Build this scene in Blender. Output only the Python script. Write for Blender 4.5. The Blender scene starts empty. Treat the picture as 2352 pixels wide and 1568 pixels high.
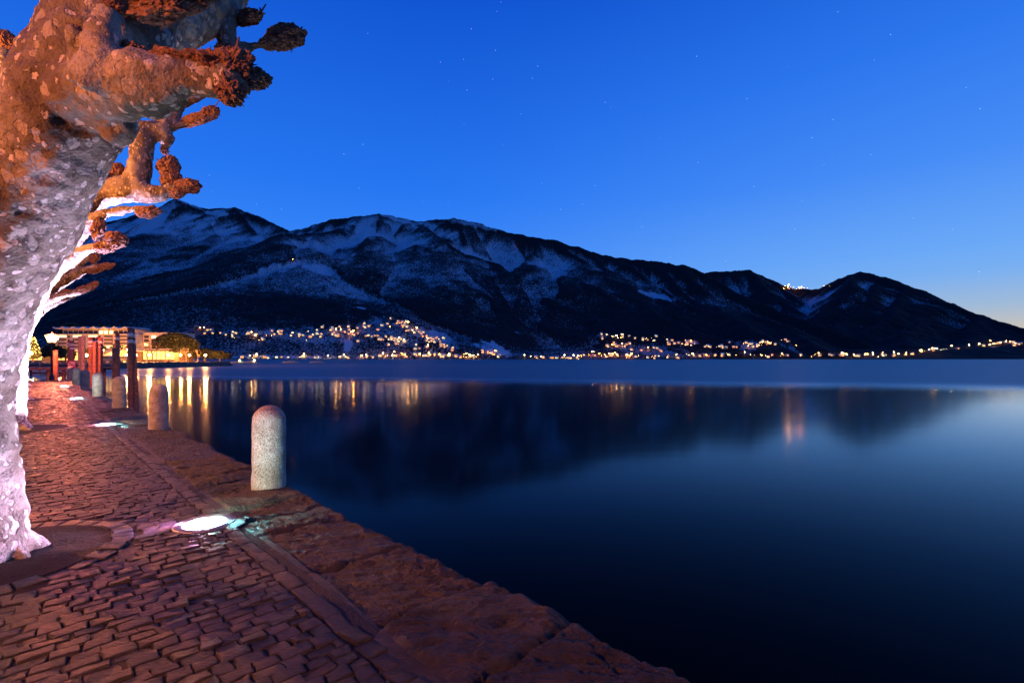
import bpy, bmesh, math, random
import numpy as np
from mathutils import Vector, Matrix
random.seed(7)
RNG = np.random.default_rng(11)
scene = bpy.context.scene
col = scene.collection

# ------------------------------------------------------------------ camera
EYE = 1.41                       # eye height above the quay (m)
FPX, CX, HY = 1110.0, 1176.0, 824.0
cam_data = bpy.data.cameras.new('camera')
cam = bpy.data.objects.new('camera', cam_data)
col.objects.link(cam)
cam.location = (0, 0, EYE)
cam.rotation_euler = (math.radians(90), 0, 0)
cam_data.sensor_width = 36.0
cam_data.lens = FPX / 2352 * 36.0
cam_data.shift_y = 40.0 / 2352
cam_data.clip_start = 0.05
cam_data.clip_end = 40000
scene.camera = cam

scene.view_settings.view_transform = 'Standard'
scene.view_settings.look = 'None'
scene.view_settings.exposure = 0.0
scene.view_settings.gamma = 1.0
scene.cycles.use_denoising = True
scene.cycles.max_bounces = 5
scene.cycles.diffuse_bounces = 2
scene.cycles.glossy_bounces = 3
scene.cycles.sample_clamp_indirect = 6.0

# ------------------------------------------------------------------ dusk sky
world = bpy.data.worlds.new('World')
scene.world = world
world.use_nodes = True
nt = world.node_tree
nt.nodes.clear()
N, L = nt.nodes, nt.links


def wn(t, **k):
    n = N.new(t)
    for a, b in k.items():
        setattr(n, a, b)
    return n


def ramp(node, stops):
    cr = node.color_ramp
    while len(cr.elements) > 1:
        cr.elements.remove(cr.elements[-1])
    cr.elements[0].position = stops[0][0]
    cr.elements[0].color = (*stops[0][1], 1)
    for p, c in stops[1:]:
        e = cr.elements.new(p)
        e.color = (*c, 1)


tc = wn('ShaderNodeTexCoord')
sep = wn('ShaderNodeSeparateXYZ')
L.new(tc.outputs['Generated'], sep.inputs[0])
dot = wn('ShaderNodeVectorMath', operation='DOT_PRODUCT')
dot.inputs[1].default_value = (0.94, 0.34, 0)
L.new(tc.outputs['Generated'], dot.inputs[0])
away = wn('ShaderNodeValToRGB')
ramp(away, [(0.0, (.055, .30, .95)), (.16, (.050, .260, .96)), (.32, (.020, .185, .89)), (.60, (.005, .088, .64)), (.78, (.005, .055, .38)), (1, (.003, .035, .26))])
glow = wn('ShaderNodeValToRGB')
ramp(glow, [(0.0, (.72, .52, .36)), (.045, (.58, .54, .48)), (.08, (.36, .50, .68)), (.13, (.20, .44, .88)), (.17, (.15, .40, .93)), (.30, (.065, .27, .93)), (.45, (.028, .19, .86)), (.62, (.010, .12, .68)), (.8, (.003, .05, .36))])
L.new(sep.outputs['Z'], away.inputs[0])
L.new(sep.outputs['Z'], glow.inputs[0])
mr = wn('ShaderNodeMapRange', interpolation_type='SMOOTHSTEP')
mr.inputs[1].default_value = .10
mr.inputs[2].default_value = 1.0
L.new(dot.outputs['Value'], mr.inputs[0])
mix = wn('ShaderNodeMix', data_type='RGBA')
L.new(mr.outputs[0], mix.inputs[0])
L.new(away.outputs[0], mix.inputs[6])
L.new(glow.outputs[0], mix.inputs[7])
# stars
vor = wn('ShaderNodeTexVoronoi', feature='F1')
vor.inputs['Scale'].default_value = 46
L.new(tc.outputs['Generated'], vor.inputs['Vector'])
st = wn('ShaderNodeMapRange')
st.inputs[1].default_value = .016
st.inputs[2].default_value = .034
st.inputs[3].default_value = .55
st.inputs[4].default_value = 0.0
L.new(vor.outputs['Distance'], st.inputs[0])
sadd = wn('ShaderNodeMix', data_type='RGBA', blend_type='ADD')
sadd.inputs[0].default_value = 1.0
L.new(mix.outputs[2], sadd.inputs[6])
L.new(st.outputs[0], sadd.inputs[7])
# the sky opposite the sunset has already gone dark
back = wn('ShaderNodeMapRange', interpolation_type='SMOOTHSTEP')
back.inputs[1].default_value = -.75
back.inputs[2].default_value = .35
back.inputs[3].default_value = .55
back.inputs[4].default_value = 1.0
L.new(sep.outputs['Y'], back.inputs[0])
dim = wn('ShaderNodeMix', data_type='RGBA', blend_type='MULTIPLY')
dim.inputs[0].default_value = 1.0
L.new(sadd.outputs[2], dim.inputs[6])
L.new(back.outputs[0], dim.inputs[7])
bg = wn('ShaderNodeBackground')
bg.inputs['Strength'].default_value = 1.0
L.new(dim.outputs[2], bg.inputs['Color'])
out = wn('ShaderNodeOutputWorld')
L.new(bg.outputs[0], out.inputs[0])

R2 = math.sqrt(2)


def P(px, py, d):
    """a point of the place, read off the photograph at a depth of d metres"""
    return Vector(((px - CX) / FPX * d, d, EYE - (py - HY) / FPX * d))


def UV(u, v, z=0.0):
    """quay frame: u metres along the quay, v metres towards the water"""
    return Vector(((v - u) / R2, (u + v) / R2, z))


WATER_Z = -0.60
HW = EYE - WATER_Z


# ------------------------------------------------------------------ numpy noise
def _hash(ix, iy, iz, seed):
    h = (ix.astype(np.int64) * 374761393 + iy.astype(np.int64) * 668265263 + iz.astype(np.int64) * 2147483647 + seed * 974711) & 0xffffffff
    h = ((h ^ (h >> 13)) * 1274126177) & 0xffffffff
    h = ((h ^ (h >> 16)) * 2246822519) & 0xffffffff
    h = h ^ (h >> 15)
    return (h & 0xffffff) / float(0xffffff)


def vnoise(x, y, z=None, seed=0):
    x = np.asarray(x, float); y = np.asarray(y, float)
    z = np.zeros_like(x) if z is None else np.asarray(z, float)
    x0, y0, z0 = np.floor(x), np.floor(y), np.floor(z)
    fx, fy, fz = x - x0, y - y0, z - z0
    fx = fx * fx * (3 - 2 * fx); fy = fy * fy * (3 - 2 * fy); fz = fz * fz * (3 - 2 * fz)
    r = 0
    for dx in (0, 1):
        for dy in (0, 1):
            for dz in (0, 1):
                w = (fx if dx else 1 - fx) * (fy if dy else 1 - fy) * (fz if dz else 1 - fz)
                r = r + w * _hash(x0 + dx, y0 + dy, z0 + dz, seed)
    return r * 2 - 1


def fbm(x, y, z=None, seed=0, octaves=4, gain=.5):
    a, s, f = 1.0, 0.0, 1.0
    for o in range(octaves):
        s = s + a * vnoise(np.asarray(x) * f, np.asarray(y) * f, None if z is None else np.asarray(z) * f, seed + o * 17)
        a *= gain; f *= 2.03
    return s


# ------------------------------------------------------------------ helpers
def tag(o, label=None, cat=None, group=None, kind=None):
    if label: o['label'] = label
    if cat: o['category'] = cat
    if group: o['group'] = group
    if kind: o['kind'] = kind
    return o


def empty(name, loc, label, cat, group=None, rz=0.0):
    o = bpy.data.objects.new(name, None)
    o.empty_display_size = .2
    o.location = loc
    o.rotation_euler = (0, 0, rz)
    col.objects.link(o)
    return tag(o, label, cat, group)


def link(name, me, mats, parent=None, loc=None):
    for m in (mats if isinstance(mats, (list, tuple)) else [mats]):
        me.materials.append(m)
    o = bpy.data.objects.new(name, me)
    col.objects.link(o)
    if parent is not None: o.parent = parent
    if loc is not None: o.location = loc
    return o


def np_mesh(name, V, F, smooth=True, mi=None):
    V = np.asarray(V, np.float32); F = np.asarray(F, np.int32)
    me = bpy.data.meshes.new(name)
    me.vertices.add(len(V)); me.vertices.foreach_set('co', V.ravel())
    k = F.shape[1]
    me.loops.add(F.size); me.loops.foreach_set('vertex_index', F.ravel())
    me.polygons.add(len(F))
    me.polygons.foreach_set('loop_start', np.arange(0, F.size, k, dtype=np.int32))
    me.polygons.foreach_set('loop_total', np.full(len(F), k, np.int32))
    me.polygons.foreach_set('use_smooth', np.full(len(F), smooth, bool))
    if mi is not None: me.polygons.foreach_set('material_index', np.asarray(mi, np.int32))
    me.update(calc_edges=True)
    me.validate()
    return me


def grid_faces(nu, nv):
    i = np.arange(nu - 1)[:, None]; j = np.arange(nv - 1)[None]
    a = i * nv + j
    return np.stack([a, a + nv, a + nv + 1, a + 1], -1).reshape(-1, 4)


class MB:
    """collects boxes, tubes, lathes and polygons into one mesh"""
    def __init__(s):
        s.v, s.f, s.m, s.sm = [], [], [], []

    def poly(s, pts, m=0, smooth=False):
        b = len(s.v); s.v += [tuple(p) for p in pts]
        s.f.append(tuple(range(b, b + len(pts)))); s.m.append(m); s.sm.append(smooth)

    def box(s, x0, x1, y0, y1, z0, z1, m=0, rot=None, at=(0, 0, 0)):
        c = [(x, y, z) for z in (z0, z1) for y in (y0, y1) for x in (x0, x1)]
        if rot is not None: c = [tuple(rot @ Vector(p) + Vector(at)) for p in c]
        b = len(s.v); s.v += c
        for q in ((0, 2, 3, 1), (4, 5, 7, 6), (0, 1, 5, 4), (2, 6, 7, 3), (1, 3, 7, 5), (0, 4, 6, 2)):
            s.f.append(tuple(b + k for k in q)); s.m.append(m); s.sm.append(False)

    def tube(s, pts, rad, n=10, m=0, smooth=True, cap=True):
        pts = [Vector(p) for p in pts]
        if not isinstance(rad, (list, tuple)): rad = [rad] * len(pts)
        t = (pts[1] - pts[0]).normalized()
        up = Vector((0, 0, 1)) if abs(t.z) < .9 else Vector((1, 0, 0))
        a = t.cross(up).normalized()
        rings = []
        for i, p in enumerate(pts):
            if i == 0: t = pts[1] - pts[0]
            elif i == len(pts) - 1: t = pts[-1] - pts[-2]
            else: t = pts[i + 1] - pts[i - 1]
            t.normalize()
            a = (a - t * a.dot(t)).normalized()
            c = t.cross(a)
            b = len(s.v)
            for k in range(n):
                w = 2 * math.pi * k / n
                s.v.append(tuple(p + (a * math.cos(w) + c * math.sin(w)) * rad[i]))
            rings.append(b)
        for b0, b1 in zip(rings, rings[1:]):
            for k in range(n):
                s.f.append((b0 + k, b0 + (k + 1) % n, b1 + (k + 1) % n, b1 + k)); s.m.append(m); s.sm.append(smooth)
        if cap:
            s.f.append(tuple(rings[0] + k for k in reversed(range(n)))); s.m.append(m); s.sm.append(False)
            s.f.append(tuple(rings[-1] + k for k in range(n))); s.m.append(m); s.sm.append(False)

    def lathe(s, prof, n=24, m=0, at=(0, 0, 0), smooth=True):
        rings = []
        for r, z in prof:
            b = len(s.v)
            for k in range(n):
                w = 2 * math.pi * k / n
                s.v.append((at[0] + r * math.cos(w), at[1] + r * math.sin(w), at[2] + z))
            rings.append(b)
        for b0, b1 in zip(rings, rings[1:]):
            for k in range(n):
                s.f.append((b0 + k, b0 + (k + 1) % n, b1 + (k + 1) % n, b1 + k)); s.m.append(m); s.sm.append(smooth)

    def mesh(s, name):
        me = bpy.data.meshes.new(name)
        me.from_pydata(s.v, [], s.f)
        me.polygons.foreach_set('material_index', s.m)
        me.polygons.foreach_set('use_smooth', s.sm)
        me.update()
        return me

    def build(s, name, mats, parent=None, loc=None):
        return link(name, s.mesh(name), mats, parent, loc)


# ------------------------------------------------------------------ materials
def new_mat(name):
    m = bpy.data.materials.new(name)
    m.use_nodes = True
    t = m.node_tree
    return m, t, t.nodes['Principled BSDF']


def plain(name, c, rough=.6, metal=0.0, var=.25, scale=6.0, bump=0.0):
    m, t, b = new_mat(name)
    co = t.nodes.new('ShaderNodeTexCoord')
    no = t.nodes.new('ShaderNodeTexNoise'); no.inputs['Scale'].default_value = scale; no.inputs['Detail'].default_value = 6
    t.links.new(co.outputs['Object'], no.inputs['Vector'])
    r = t.nodes.new('ShaderNodeValToRGB')
    ramp(r, [(.3, tuple(x * (1 - var) for x in c)), (.7, tuple(min(1, x * (1 + var)) for x in c))])
    t.links.new(no.outputs['Fac'], r.inputs[0]); t.links.new(r.outputs[0], b.inputs['Base Color'])
    b.inputs['Roughness'].default_value = rough; b.inputs['Metallic'].default_value = metal
    if bump:
        bp = t.nodes.new('ShaderNodeBump'); bp.inputs['Strength'].default_value = bump; bp.inputs['Distance'].default_value = .02
        t.links.new(no.outputs['Fac'], bp.inputs['Height']); t.links.new(bp.outputs[0], b.inputs['Normal'])
    return m


def emit(name, c, s, base=(.3, .25, .2)):
    m, t, b = new_mat(name)
    b.inputs['Base Color'].default_value = (*base, 1)
    b.inputs['Emission Color'].default_value = (*c, 1)
    b.inputs['Emission Strength'].default_value = s
    return m


def stone_mat(name, lo, hi, rough, noise_scale, bump, speck=0.0):
    m, t, b = new_mat(name)
    n, l = t.nodes, t.links
    co = n.new('ShaderNodeTexCoord')
    mp = n.new('ShaderNodeMapping'); mp.inputs['Scale'].default_value = (1, 2.6, 2.2); mp.inputs['Rotation'].default_value = (0, 0, math.radians(-8))
    l.new(co.outputs['Object'], mp.inputs['Vector'])
    a = n.new('ShaderNodeTexNoise'); a.inputs['Scale'].default_value = noise_scale; a.inputs['Detail'].default_value = 9; a.inputs['Roughness'].default_value = .68
    l.new(mp.outputs[0], a.inputs['Vector'])
    big = n.new('ShaderNodeTexNoise'); big.inputs['Scale'].default_value = 5.5; big.inputs['Detail'].default_value = 3
    l.new(co.outputs['Object'], big.inputs['Vector'])
    mx = n.new('ShaderNodeMath'); mx.operation = 'MULTIPLY_ADD'; mx.inputs[1].default_value = .55
    l.new(big.outputs['Fac'], mx.inputs[0])
    sc = n.new('ShaderNodeMath'); sc.operation = 'MULTIPLY'; sc.inputs[1].default_value = .45
    l.new(a.outputs['Fac'], sc.inputs[0]); l.new(sc.outputs[0], mx.inputs[2])
    r = n.new('ShaderNodeValToRGB'); ramp(r, [(.36, lo), (.5, tuple((x + y) / 2 for x, y in zip(lo, hi))), (.66, hi)])
    l.new(mx.outputs[0], r.inputs[0]); l.new(r.outputs[0], b.inputs['Base Color'])
    if name.startswith('cobble'):
        tn = n.new('ShaderNodeAttribute'); tn.attribute_name = 'tone'
        tr = n.new('ShaderNodeValToRGB'); ramp(tr, [(0, (.42, .40, .42)), (.5, (.85, .8, .8)), (.85, (1.25, 1.15, 1.1)), (1, (2.0, 1.85, 1.8))])
        l.new(tn.outputs['Fac'], tr.inputs[0])
        mm = n.new('ShaderNodeMix'); mm.data_type = 'RGBA'; mm.blend_type = 'MULTIPLY'; mm.inputs[0].default_value = 1
        l.new(r.outputs[0], mm.inputs[6]); l.new(tr.outputs[0], mm.inputs[7]); l.new(mm.outputs[2], b.inputs['Base Color'])
    rr = n.new('ShaderNodeMapRange'); rr.inputs[1].default_value = .35; rr.inputs[2].default_value = .65
    rr.inputs[3].default_value = rough - .12; rr.inputs[4].default_value = rough + .14
    l.new(a.outputs['Fac'], rr.inputs[0]); l.new(rr.outputs[0], b.inputs['Roughness'])
    bp = n.new('ShaderNodeBump'); bp.inputs['Strength'].default_value = bump; bp.inputs['Distance'].default_value = .012
    f2 = n.new('ShaderNodeTexNoise'); f2.inputs['Scale'].default_value = noise_scale * 5; f2.inputs['Detail'].default_value = 5; f2.inputs['Roughness'].default_value = .7
    l.new(mp.outputs[0], f2.inputs['Vector'])
    ha = n.new('ShaderNodeMath'); ha.operation = 'MULTIPLY_ADD'; ha.inputs[1].default_value = .45
    l.new(f2.outputs['Fac'], ha.inputs[0]); l.new(a.outputs['Fac'], ha.inputs[2])
    bp.inputs['Distance'].default_value = .022
    l.new(ha.outputs[0], bp.inputs['Height']); l.new(bp.outputs[0], b.inputs['Normal'])
    return m


COBBLE = stone_mat('cobble_gneiss', (.007, .006, .0065), (.048, .039, .037), .42, 30, .9)
SLAB = stone_mat('edge_gneiss', (.005, .0044, .0047), (.058, .047, .043), .52, 26, 1.0)
JOINT = plain('joint_grit', (.018, .015, .015), .85, 0, .5, 60, .6)
SOIL = plain('tree_pit_soil', (.016, .011, .009), .9, 0, .6, 45, 1.0)
WETWALL = plain('breakwater_stone', (.10, .085, .07), .8, 0, .6, 1.2, 1.0)
PAVE = plain('promenade_paving', (.30, .27, .23), .8, 0, .2, .6)


def granite():
    m, t, b = new_mat('bollard_granite')
    n, l = t.nodes, t.links
    co = n.new('ShaderNodeTexCoord')
    a = n.new('ShaderNodeTexNoise'); a.inputs['Scale'].default_value = 75; a.inputs['Detail'].default_value = 4; a.inputs['Roughness'].default_value = .7
    l.new(co.outputs['Object'], a.inputs['Vector'])
    v = n.new('ShaderNodeTexNoise'); v.inputs['Scale'].default_value = 7; v.inputs['Detail'].default_value = 5
    l.new(co.outputs['Object'], v.inputs['Vector'])
    r = n.new('ShaderNodeValToRGB'); ramp(r, [(.36, (.07, .068, .064)), (.45, (.27, .26, .24)), (.56, (.40, .385, .36)), (.66, (.62, .60, .57))])
    l.new(a.outputs['Fac'], r.inputs[0])
    r2 = n.new('ShaderNodeValToRGB'); ramp(r2, [(.35, (.62, .57, .5)), (.65, (1, 1, 1))])
    l.new(v.outputs['Fac'], r2.inputs[0])
    mx = n.new('ShaderNodeMix'); mx.data_type = 'RGBA'; mx.blend_type = 'MULTIPLY'; mx.inputs[0].default_value = 1
    l.new(r.outputs[0], mx.inputs[6]); l.new(r2.outputs[0], mx.inputs[7]); l.new(mx.outputs[2], b.inputs['Base Color'])
    b.inputs['Roughness'].default_value = .75
    bp = n.new('ShaderNodeBump'); bp.inputs['Strength'].default_value = .7; bp.inputs['Distance'].default_value = .006
    l.new(a.outputs['Fac'], bp.inputs['Height']); l.new(bp.outputs[0], b.inputs['Normal'])
    return m


GRANITE = granite()


def bark_mat():
    m, t, b = new_mat('plane_bark')
    n, l = t.nodes, t.links
    co = n.new('ShaderNodeTexCoord')
    wob = n.new('ShaderNodeTexNoise'); wob.inputs['Scale'].default_value = 9; wob.inputs['Detail'].default_value = 6; wob.inputs['Roughness'].default_value = .62
    l.new(co.outputs['Object'], wob.inputs['Vector'])
    sub = n.new('ShaderNodeVectorMath'); sub.operation = 'MULTIPLY_ADD'
    sub.inputs[1].default_value = (.11, .11, .11)
    l.new(wob.outputs['Color'], sub.inputs[0]); l.new(co.outputs['Object'], sub.inputs[2])
    mp = n.new('ShaderNodeMapping'); mp.inputs['Scale'].default_value = (1, 1, .62)
    l.new(sub.outputs[0], mp.inputs['Vector'])
    # flaking plates: three voronoi layers of differing size
    def plates(scale, lo, hi):
        v = n.new('ShaderNodeTexVoronoi'); v.inputs['Scale'].default_value = scale; v.inputs['Randomness'].default_value = 1
        l.new(mp.outputs[0], v.inputs['Vector'])
        s = n.new('ShaderNodeSeparateColor'); l.new(v.outputs['Color'], s.inputs[0])
        d = n.new('ShaderNodeMapRange'); d.inputs[1].default_value = lo; d.inputs[2].default_value = lo - .02
        # radius limited flakes, only a share of the cells
        th = n.new('ShaderNodeMath'); th.operation = 'MULTIPLY'; l.new(s.outputs[0], th.inputs[0]); th.inputs[1].default_value = hi
        lt = n.new('ShaderNodeMapRange'); lt.inputs[1].default_value = -.03; lt.inputs[2].default_value = .03
        sb = n.new('ShaderNodeMath'); sb.operation = 'SUBTRACT'; l.new(th.outputs[0], sb.inputs[0]); l.new(v.outputs['Distance'], sb.inputs[1])
        l.new(sb.outputs[0], lt.inputs[0])
        return lt.outputs[0], s.outputs[1]
    a, ar = plates(13.0, .4, .55)
    c, cr_ = plates(20.0, .4, .44)
    big = n.new('ShaderNodeTexNoise'); big.inputs['Scale'].default_value = 2.6; big.inputs['Detail'].default_value = 6; big.inputs['Roughness'].default_value = .62
    l.new(mp.outputs[0], big.inputs['Vector'])
    rb = n.new('ShaderNodeValToRGB'); ramp(rb, [(.36, (.065, .046, .028)), (.46, (.14, .11, .072)), (.54, (.21, .18, .135)), (.62, (.36, .325, .27))])
    l.new(big.outputs['Fac'], rb.inputs[0])
    m1 = n.new('ShaderNodeMix'); m1.data_type = 'RGBA'; m1.inputs[7].default_value = (.36, .31, .245, 1)
    l.new(a, m1.inputs[0]); l.new(rb.outputs[0], m1.inputs[6])
    m2 = n.new('ShaderNodeMix'); m2.data_type = 'RGBA'; m2.inputs[7].default_value = (.56, .50, .43, 1)
    l.new(c, m2.inputs[0]); l.new(m1.outputs[2], m2.inputs[6])
    fine = n.new('ShaderNodeTexNoise'); fine.inputs['Scale'].default_value = 55; fine.inputs['Detail'].default_value = 5
    l.new(co.outputs['Object'], fine.inputs['Vector'])
    rf = n.new('ShaderNodeValToRGB'); ramp(rf, [(.32, (.55, .52, .5)), (.5, (1, 1, 1))])
    l.new(fine.outputs['Fac'], rf.inputs[0])
    m3 = n.new('ShaderNodeMix'); m3.data_type = 'RGBA'; m3.blend_type = 'MULTIPLY'; m3.inputs[0].default_value = .8
    l.new(m2.outputs[2], m3.inputs[6]); l.new(rf.outputs[0], m3.inputs[7]); l.new(m3.outputs[2], b.inputs['Base Color'])
    b.inputs['Roughness'].default_value = .7
    ad = n.new('ShaderNodeMath'); ad.operation = 'ADD'; l.new(a, ad.inputs[0]); l.new(c, ad.inputs[1])
    ad2 = n.new('ShaderNodeMath'); ad2.operation = 'MULTIPLY_ADD'; ad2.inputs[1].default_value = -.55
    l.new(ad.outputs[0], ad2.inputs[0])
    ad3 = n.new('ShaderNodeMath'); ad3.operation = 'MULTIPLY_ADD'; ad3.inputs[1].default_value = 1.6
    l.new(big.outputs['Fac'], ad3.inputs[0]); l.new(fine.outputs['Fac'], ad3.inputs[2])
    l.new(ad3.outputs[0], ad2.inputs[2])
    bp = n.new('ShaderNodeBump'); bp.inputs['Strength'].default_value = .9; bp.inputs['Distance'].default_value = .014
    l.new(ad2.outputs[0], bp.inputs['Height']); l.new(bp.outputs[0], b.inputs['Normal'])
    return m


BARK = bark_mat()
KNOB = plain('pollard_knob_bark', (.17, .085, .055), .85, 0, .65, 22, 1.0)
TWIG = plain('twig_bark', (.20, .11, .07), .8, 0, .4, 20)
WOOD = plain('weathered_piling_wood', (.22, .10, .07), .75, 0, .5, 9, .8)
GREYWOOD = plain('grey_piling_wood', (.27, .22, .19), .75, 0, .4, 9, .8)
WHITEBAND = plain('white_band_paint', (.72, .68, .64), .5, 0, .12, 8)
REDBAND = plain('red_band_paint', (.38, .05, .035), .5, 0, .2, 8)
STEEL = plain('galvanised_steel', (.30, .28, .27), .4, .6, .2, 12)
DARKIRON = plain('dark_iron', (.03, .03, .032), .5, .5, .3, 12)
BROWNDECK = plain('pier_timber', (.20, .12, .09), .75, 0, .4, 3, .5)
SIGNWHITE = plain('sign_white', (.75, .72, .70), .4, 0, .05)
SIGNRED = plain('sign_red', (.55, .03, .03), .4, 0, .08)
SIGNBLACK = plain('sign_black', (.03, .03, .03), .4, 0, .05)
WALLWHITE = plain('hotel_render', (.58, .50, .42), .8, 0, .08, .4)
SHEDWALL = plain('timber_cladding', (.20, .13, .08), .8, 0, .35, 1.5)
ROOFPALE = plain('hotel_roof_edge', (.70, .66, .60), .7, 0, .1, .4)
GLASS = plain('dark_window_glass', (.05, .045, .045), .15, 0, .2, 1)
SHUTTER = plain('balcony_recess', (.14, .10, .08), .7, 0, .3, 1)
LITGLASS = emit('lit_window_warm', (1, .62, .22), 4.0)
EVERGREEN = plain('evergreen_leaf', (.045, .055, .02), .6, 0, .5, 2)
PALMLEAF = plain('palm_leaf', (.06, .07, .03), .5, 0, .4, 2)
BAREWOOD = plain('bare_branch', (.16, .11, .075), .8, 0, .3, 4)
BOATWHITE = plain('boat_gelcoat', (.62, .58, .54), .35, 0, .08, 2)
BOATBLUE = plain('boat_cover_canvas', (.05, .06, .14), .8, 0, .3, 3)
CANVAS = plain('tent_canvas', (.72, .62, .42), .8, 0, .1, 1)
CARPAINT = plain('car_paint', (.22, .2, .2), .25, .3, .1, 2)
TYRE = plain('tyre_rubber', (.02, .02, .02), .8)
SNOW = plain('roof_snow', (.78, .80, .83), .8, 0, .1, .2)
HOUSEWALL = plain('village_render', (.42, .36, .30), .85, 0, .3, .1)


# ------------------------------------------------------------------ lake
def lake():
    m, t, b = new_mat('lake_water')
    n, l = t.nodes, t.links
    co = n.new('ShaderNodeTexCoord')
    s = n.new('ShaderNodeSeparateXYZ'); l.new(co.outputs['Object'], s.inputs[0])
    # a breeze ruffles the lake beyond about forty metres out
    no = n.new('ShaderNodeTexNoise'); no.inputs['Scale'].default_value = .022; no.inputs['Detail'].default_value = 5
    l.new(co.outputs['Object'], no.inputs['Vector'])
    a = n.new('ShaderNodeMath'); a.operation = 'MULTIPLY_ADD'; a.inputs[1].default_value = .24
    l.new(s.outputs['X'], a.inputs[0]); l.new(s.outputs['Y'], a.inputs[2])
    c = n.new('ShaderNodeMath'); c.operation = 'MULTIPLY_ADD'; c.inputs[1].default_value = 16
    l.new(no.outputs['Fac'], c.inputs[0]); l.new(a.outputs[0], c.inputs[2])
    r = n.new('ShaderNodeMapRange'); r.interpolation_type = 'SMOOTHSTEP'
    r.inputs[1].default_value = 41; r.inputs[2].default_value = 61
    r.inputs[3].default_value = .102; r.inputs[4].default_value = .36
    l.new(c.outputs[0], r.inputs[0])
    l.new(r.outputs[0], b.inputs['Roughness'])
    b.inputs['Base Color'].default_value = (.0004, .0015, .004, 1)
    gl = n.new('ShaderNodeBsdfGlossy'); gl.distribution = 'GGX'; gl.inputs['Color'].default_value = (.86, .95, 1, 1)
    l.new(r.outputs[0], gl.inputs['Roughness'])
    df = n.new('ShaderNodeBsdfDiffuse'); df.inputs['Color'].default_value = (.0004, .0015, .003, 1)
    fr = n.new('ShaderNodeFresnel'); fr.inputs['IOR'].default_value = 1.333
    pw = n.new('ShaderNodeMath'); pw.operation = 'POWER'; pw.inputs[1].default_value = 2.1; l.new(fr.outputs[0], pw.inputs[0])
    ml = n.new('ShaderNodeMath'); ml.operation = 'MULTIPLY'; ml.use_clamp = True; ml.inputs[1].default_value = 2.4; l.new(pw.outputs[0], ml.inputs[0])
    # facets of ruffled water turn towards the viewer and mirror less than flat water does
    rf = n.new('ShaderNodeMapRange'); rf.interpolation_type = 'SMOOTHSTEP'
    rf.inputs[1].default_value = 41; rf.inputs[2].default_value = 61; rf.inputs[3].default_value = 1.0; rf.inputs[4].default_value = .36
    l.new(c.outputs[0], rf.inputs[0])
    m2 = n.new('ShaderNodeMath'); m2.operation = 'MULTIPLY'; l.new(ml.outputs[0], m2.inputs[0]); l.new(rf.outputs[0], m2.inputs[1])
    ml = m2
    ms = n.new('ShaderNodeMixShader'); l.new(ml.outputs[0], ms.inputs[0]); l.new(df.outputs[0], ms.inputs[1]); l.new(gl.outputs[0], ms.inputs[2])
    l.new(ms.outputs[0], n['Material Output'].inputs['Surface'])
    mp = n.new('ShaderNodeMapping'); mp.inputs['Scale'].default_value = (.35, 1.6, 1)
    l.new(co.outputs['Object'], mp.inputs['Vector'])
    w = n.new('ShaderNodeTexNoise'); w.inputs['Scale'].default_value = .5; w.inputs['Detail'].default_value = 2
    l.new(mp.outputs[0], w.inputs['Vector'])
    bp = n.new('ShaderNodeBump'); bp.inputs['Strength'].default_value = .06; bp.inputs['Distance'].default_value = .03
    l.new(w.outputs['Fac'], bp.inputs['Height']); l.new(bp.outputs[0], gl.inputs['Normal'])
    mb = MB()
    mb.poly([(-12000, -200, 0), (12000, -200, 0), (12000, 9000, 0), (-12000, 9000, 0)])
    o = mb.build('lake', m, None, (0, 0, WATER_Z))
    tag(o, kind='structure')


lake()

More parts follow.
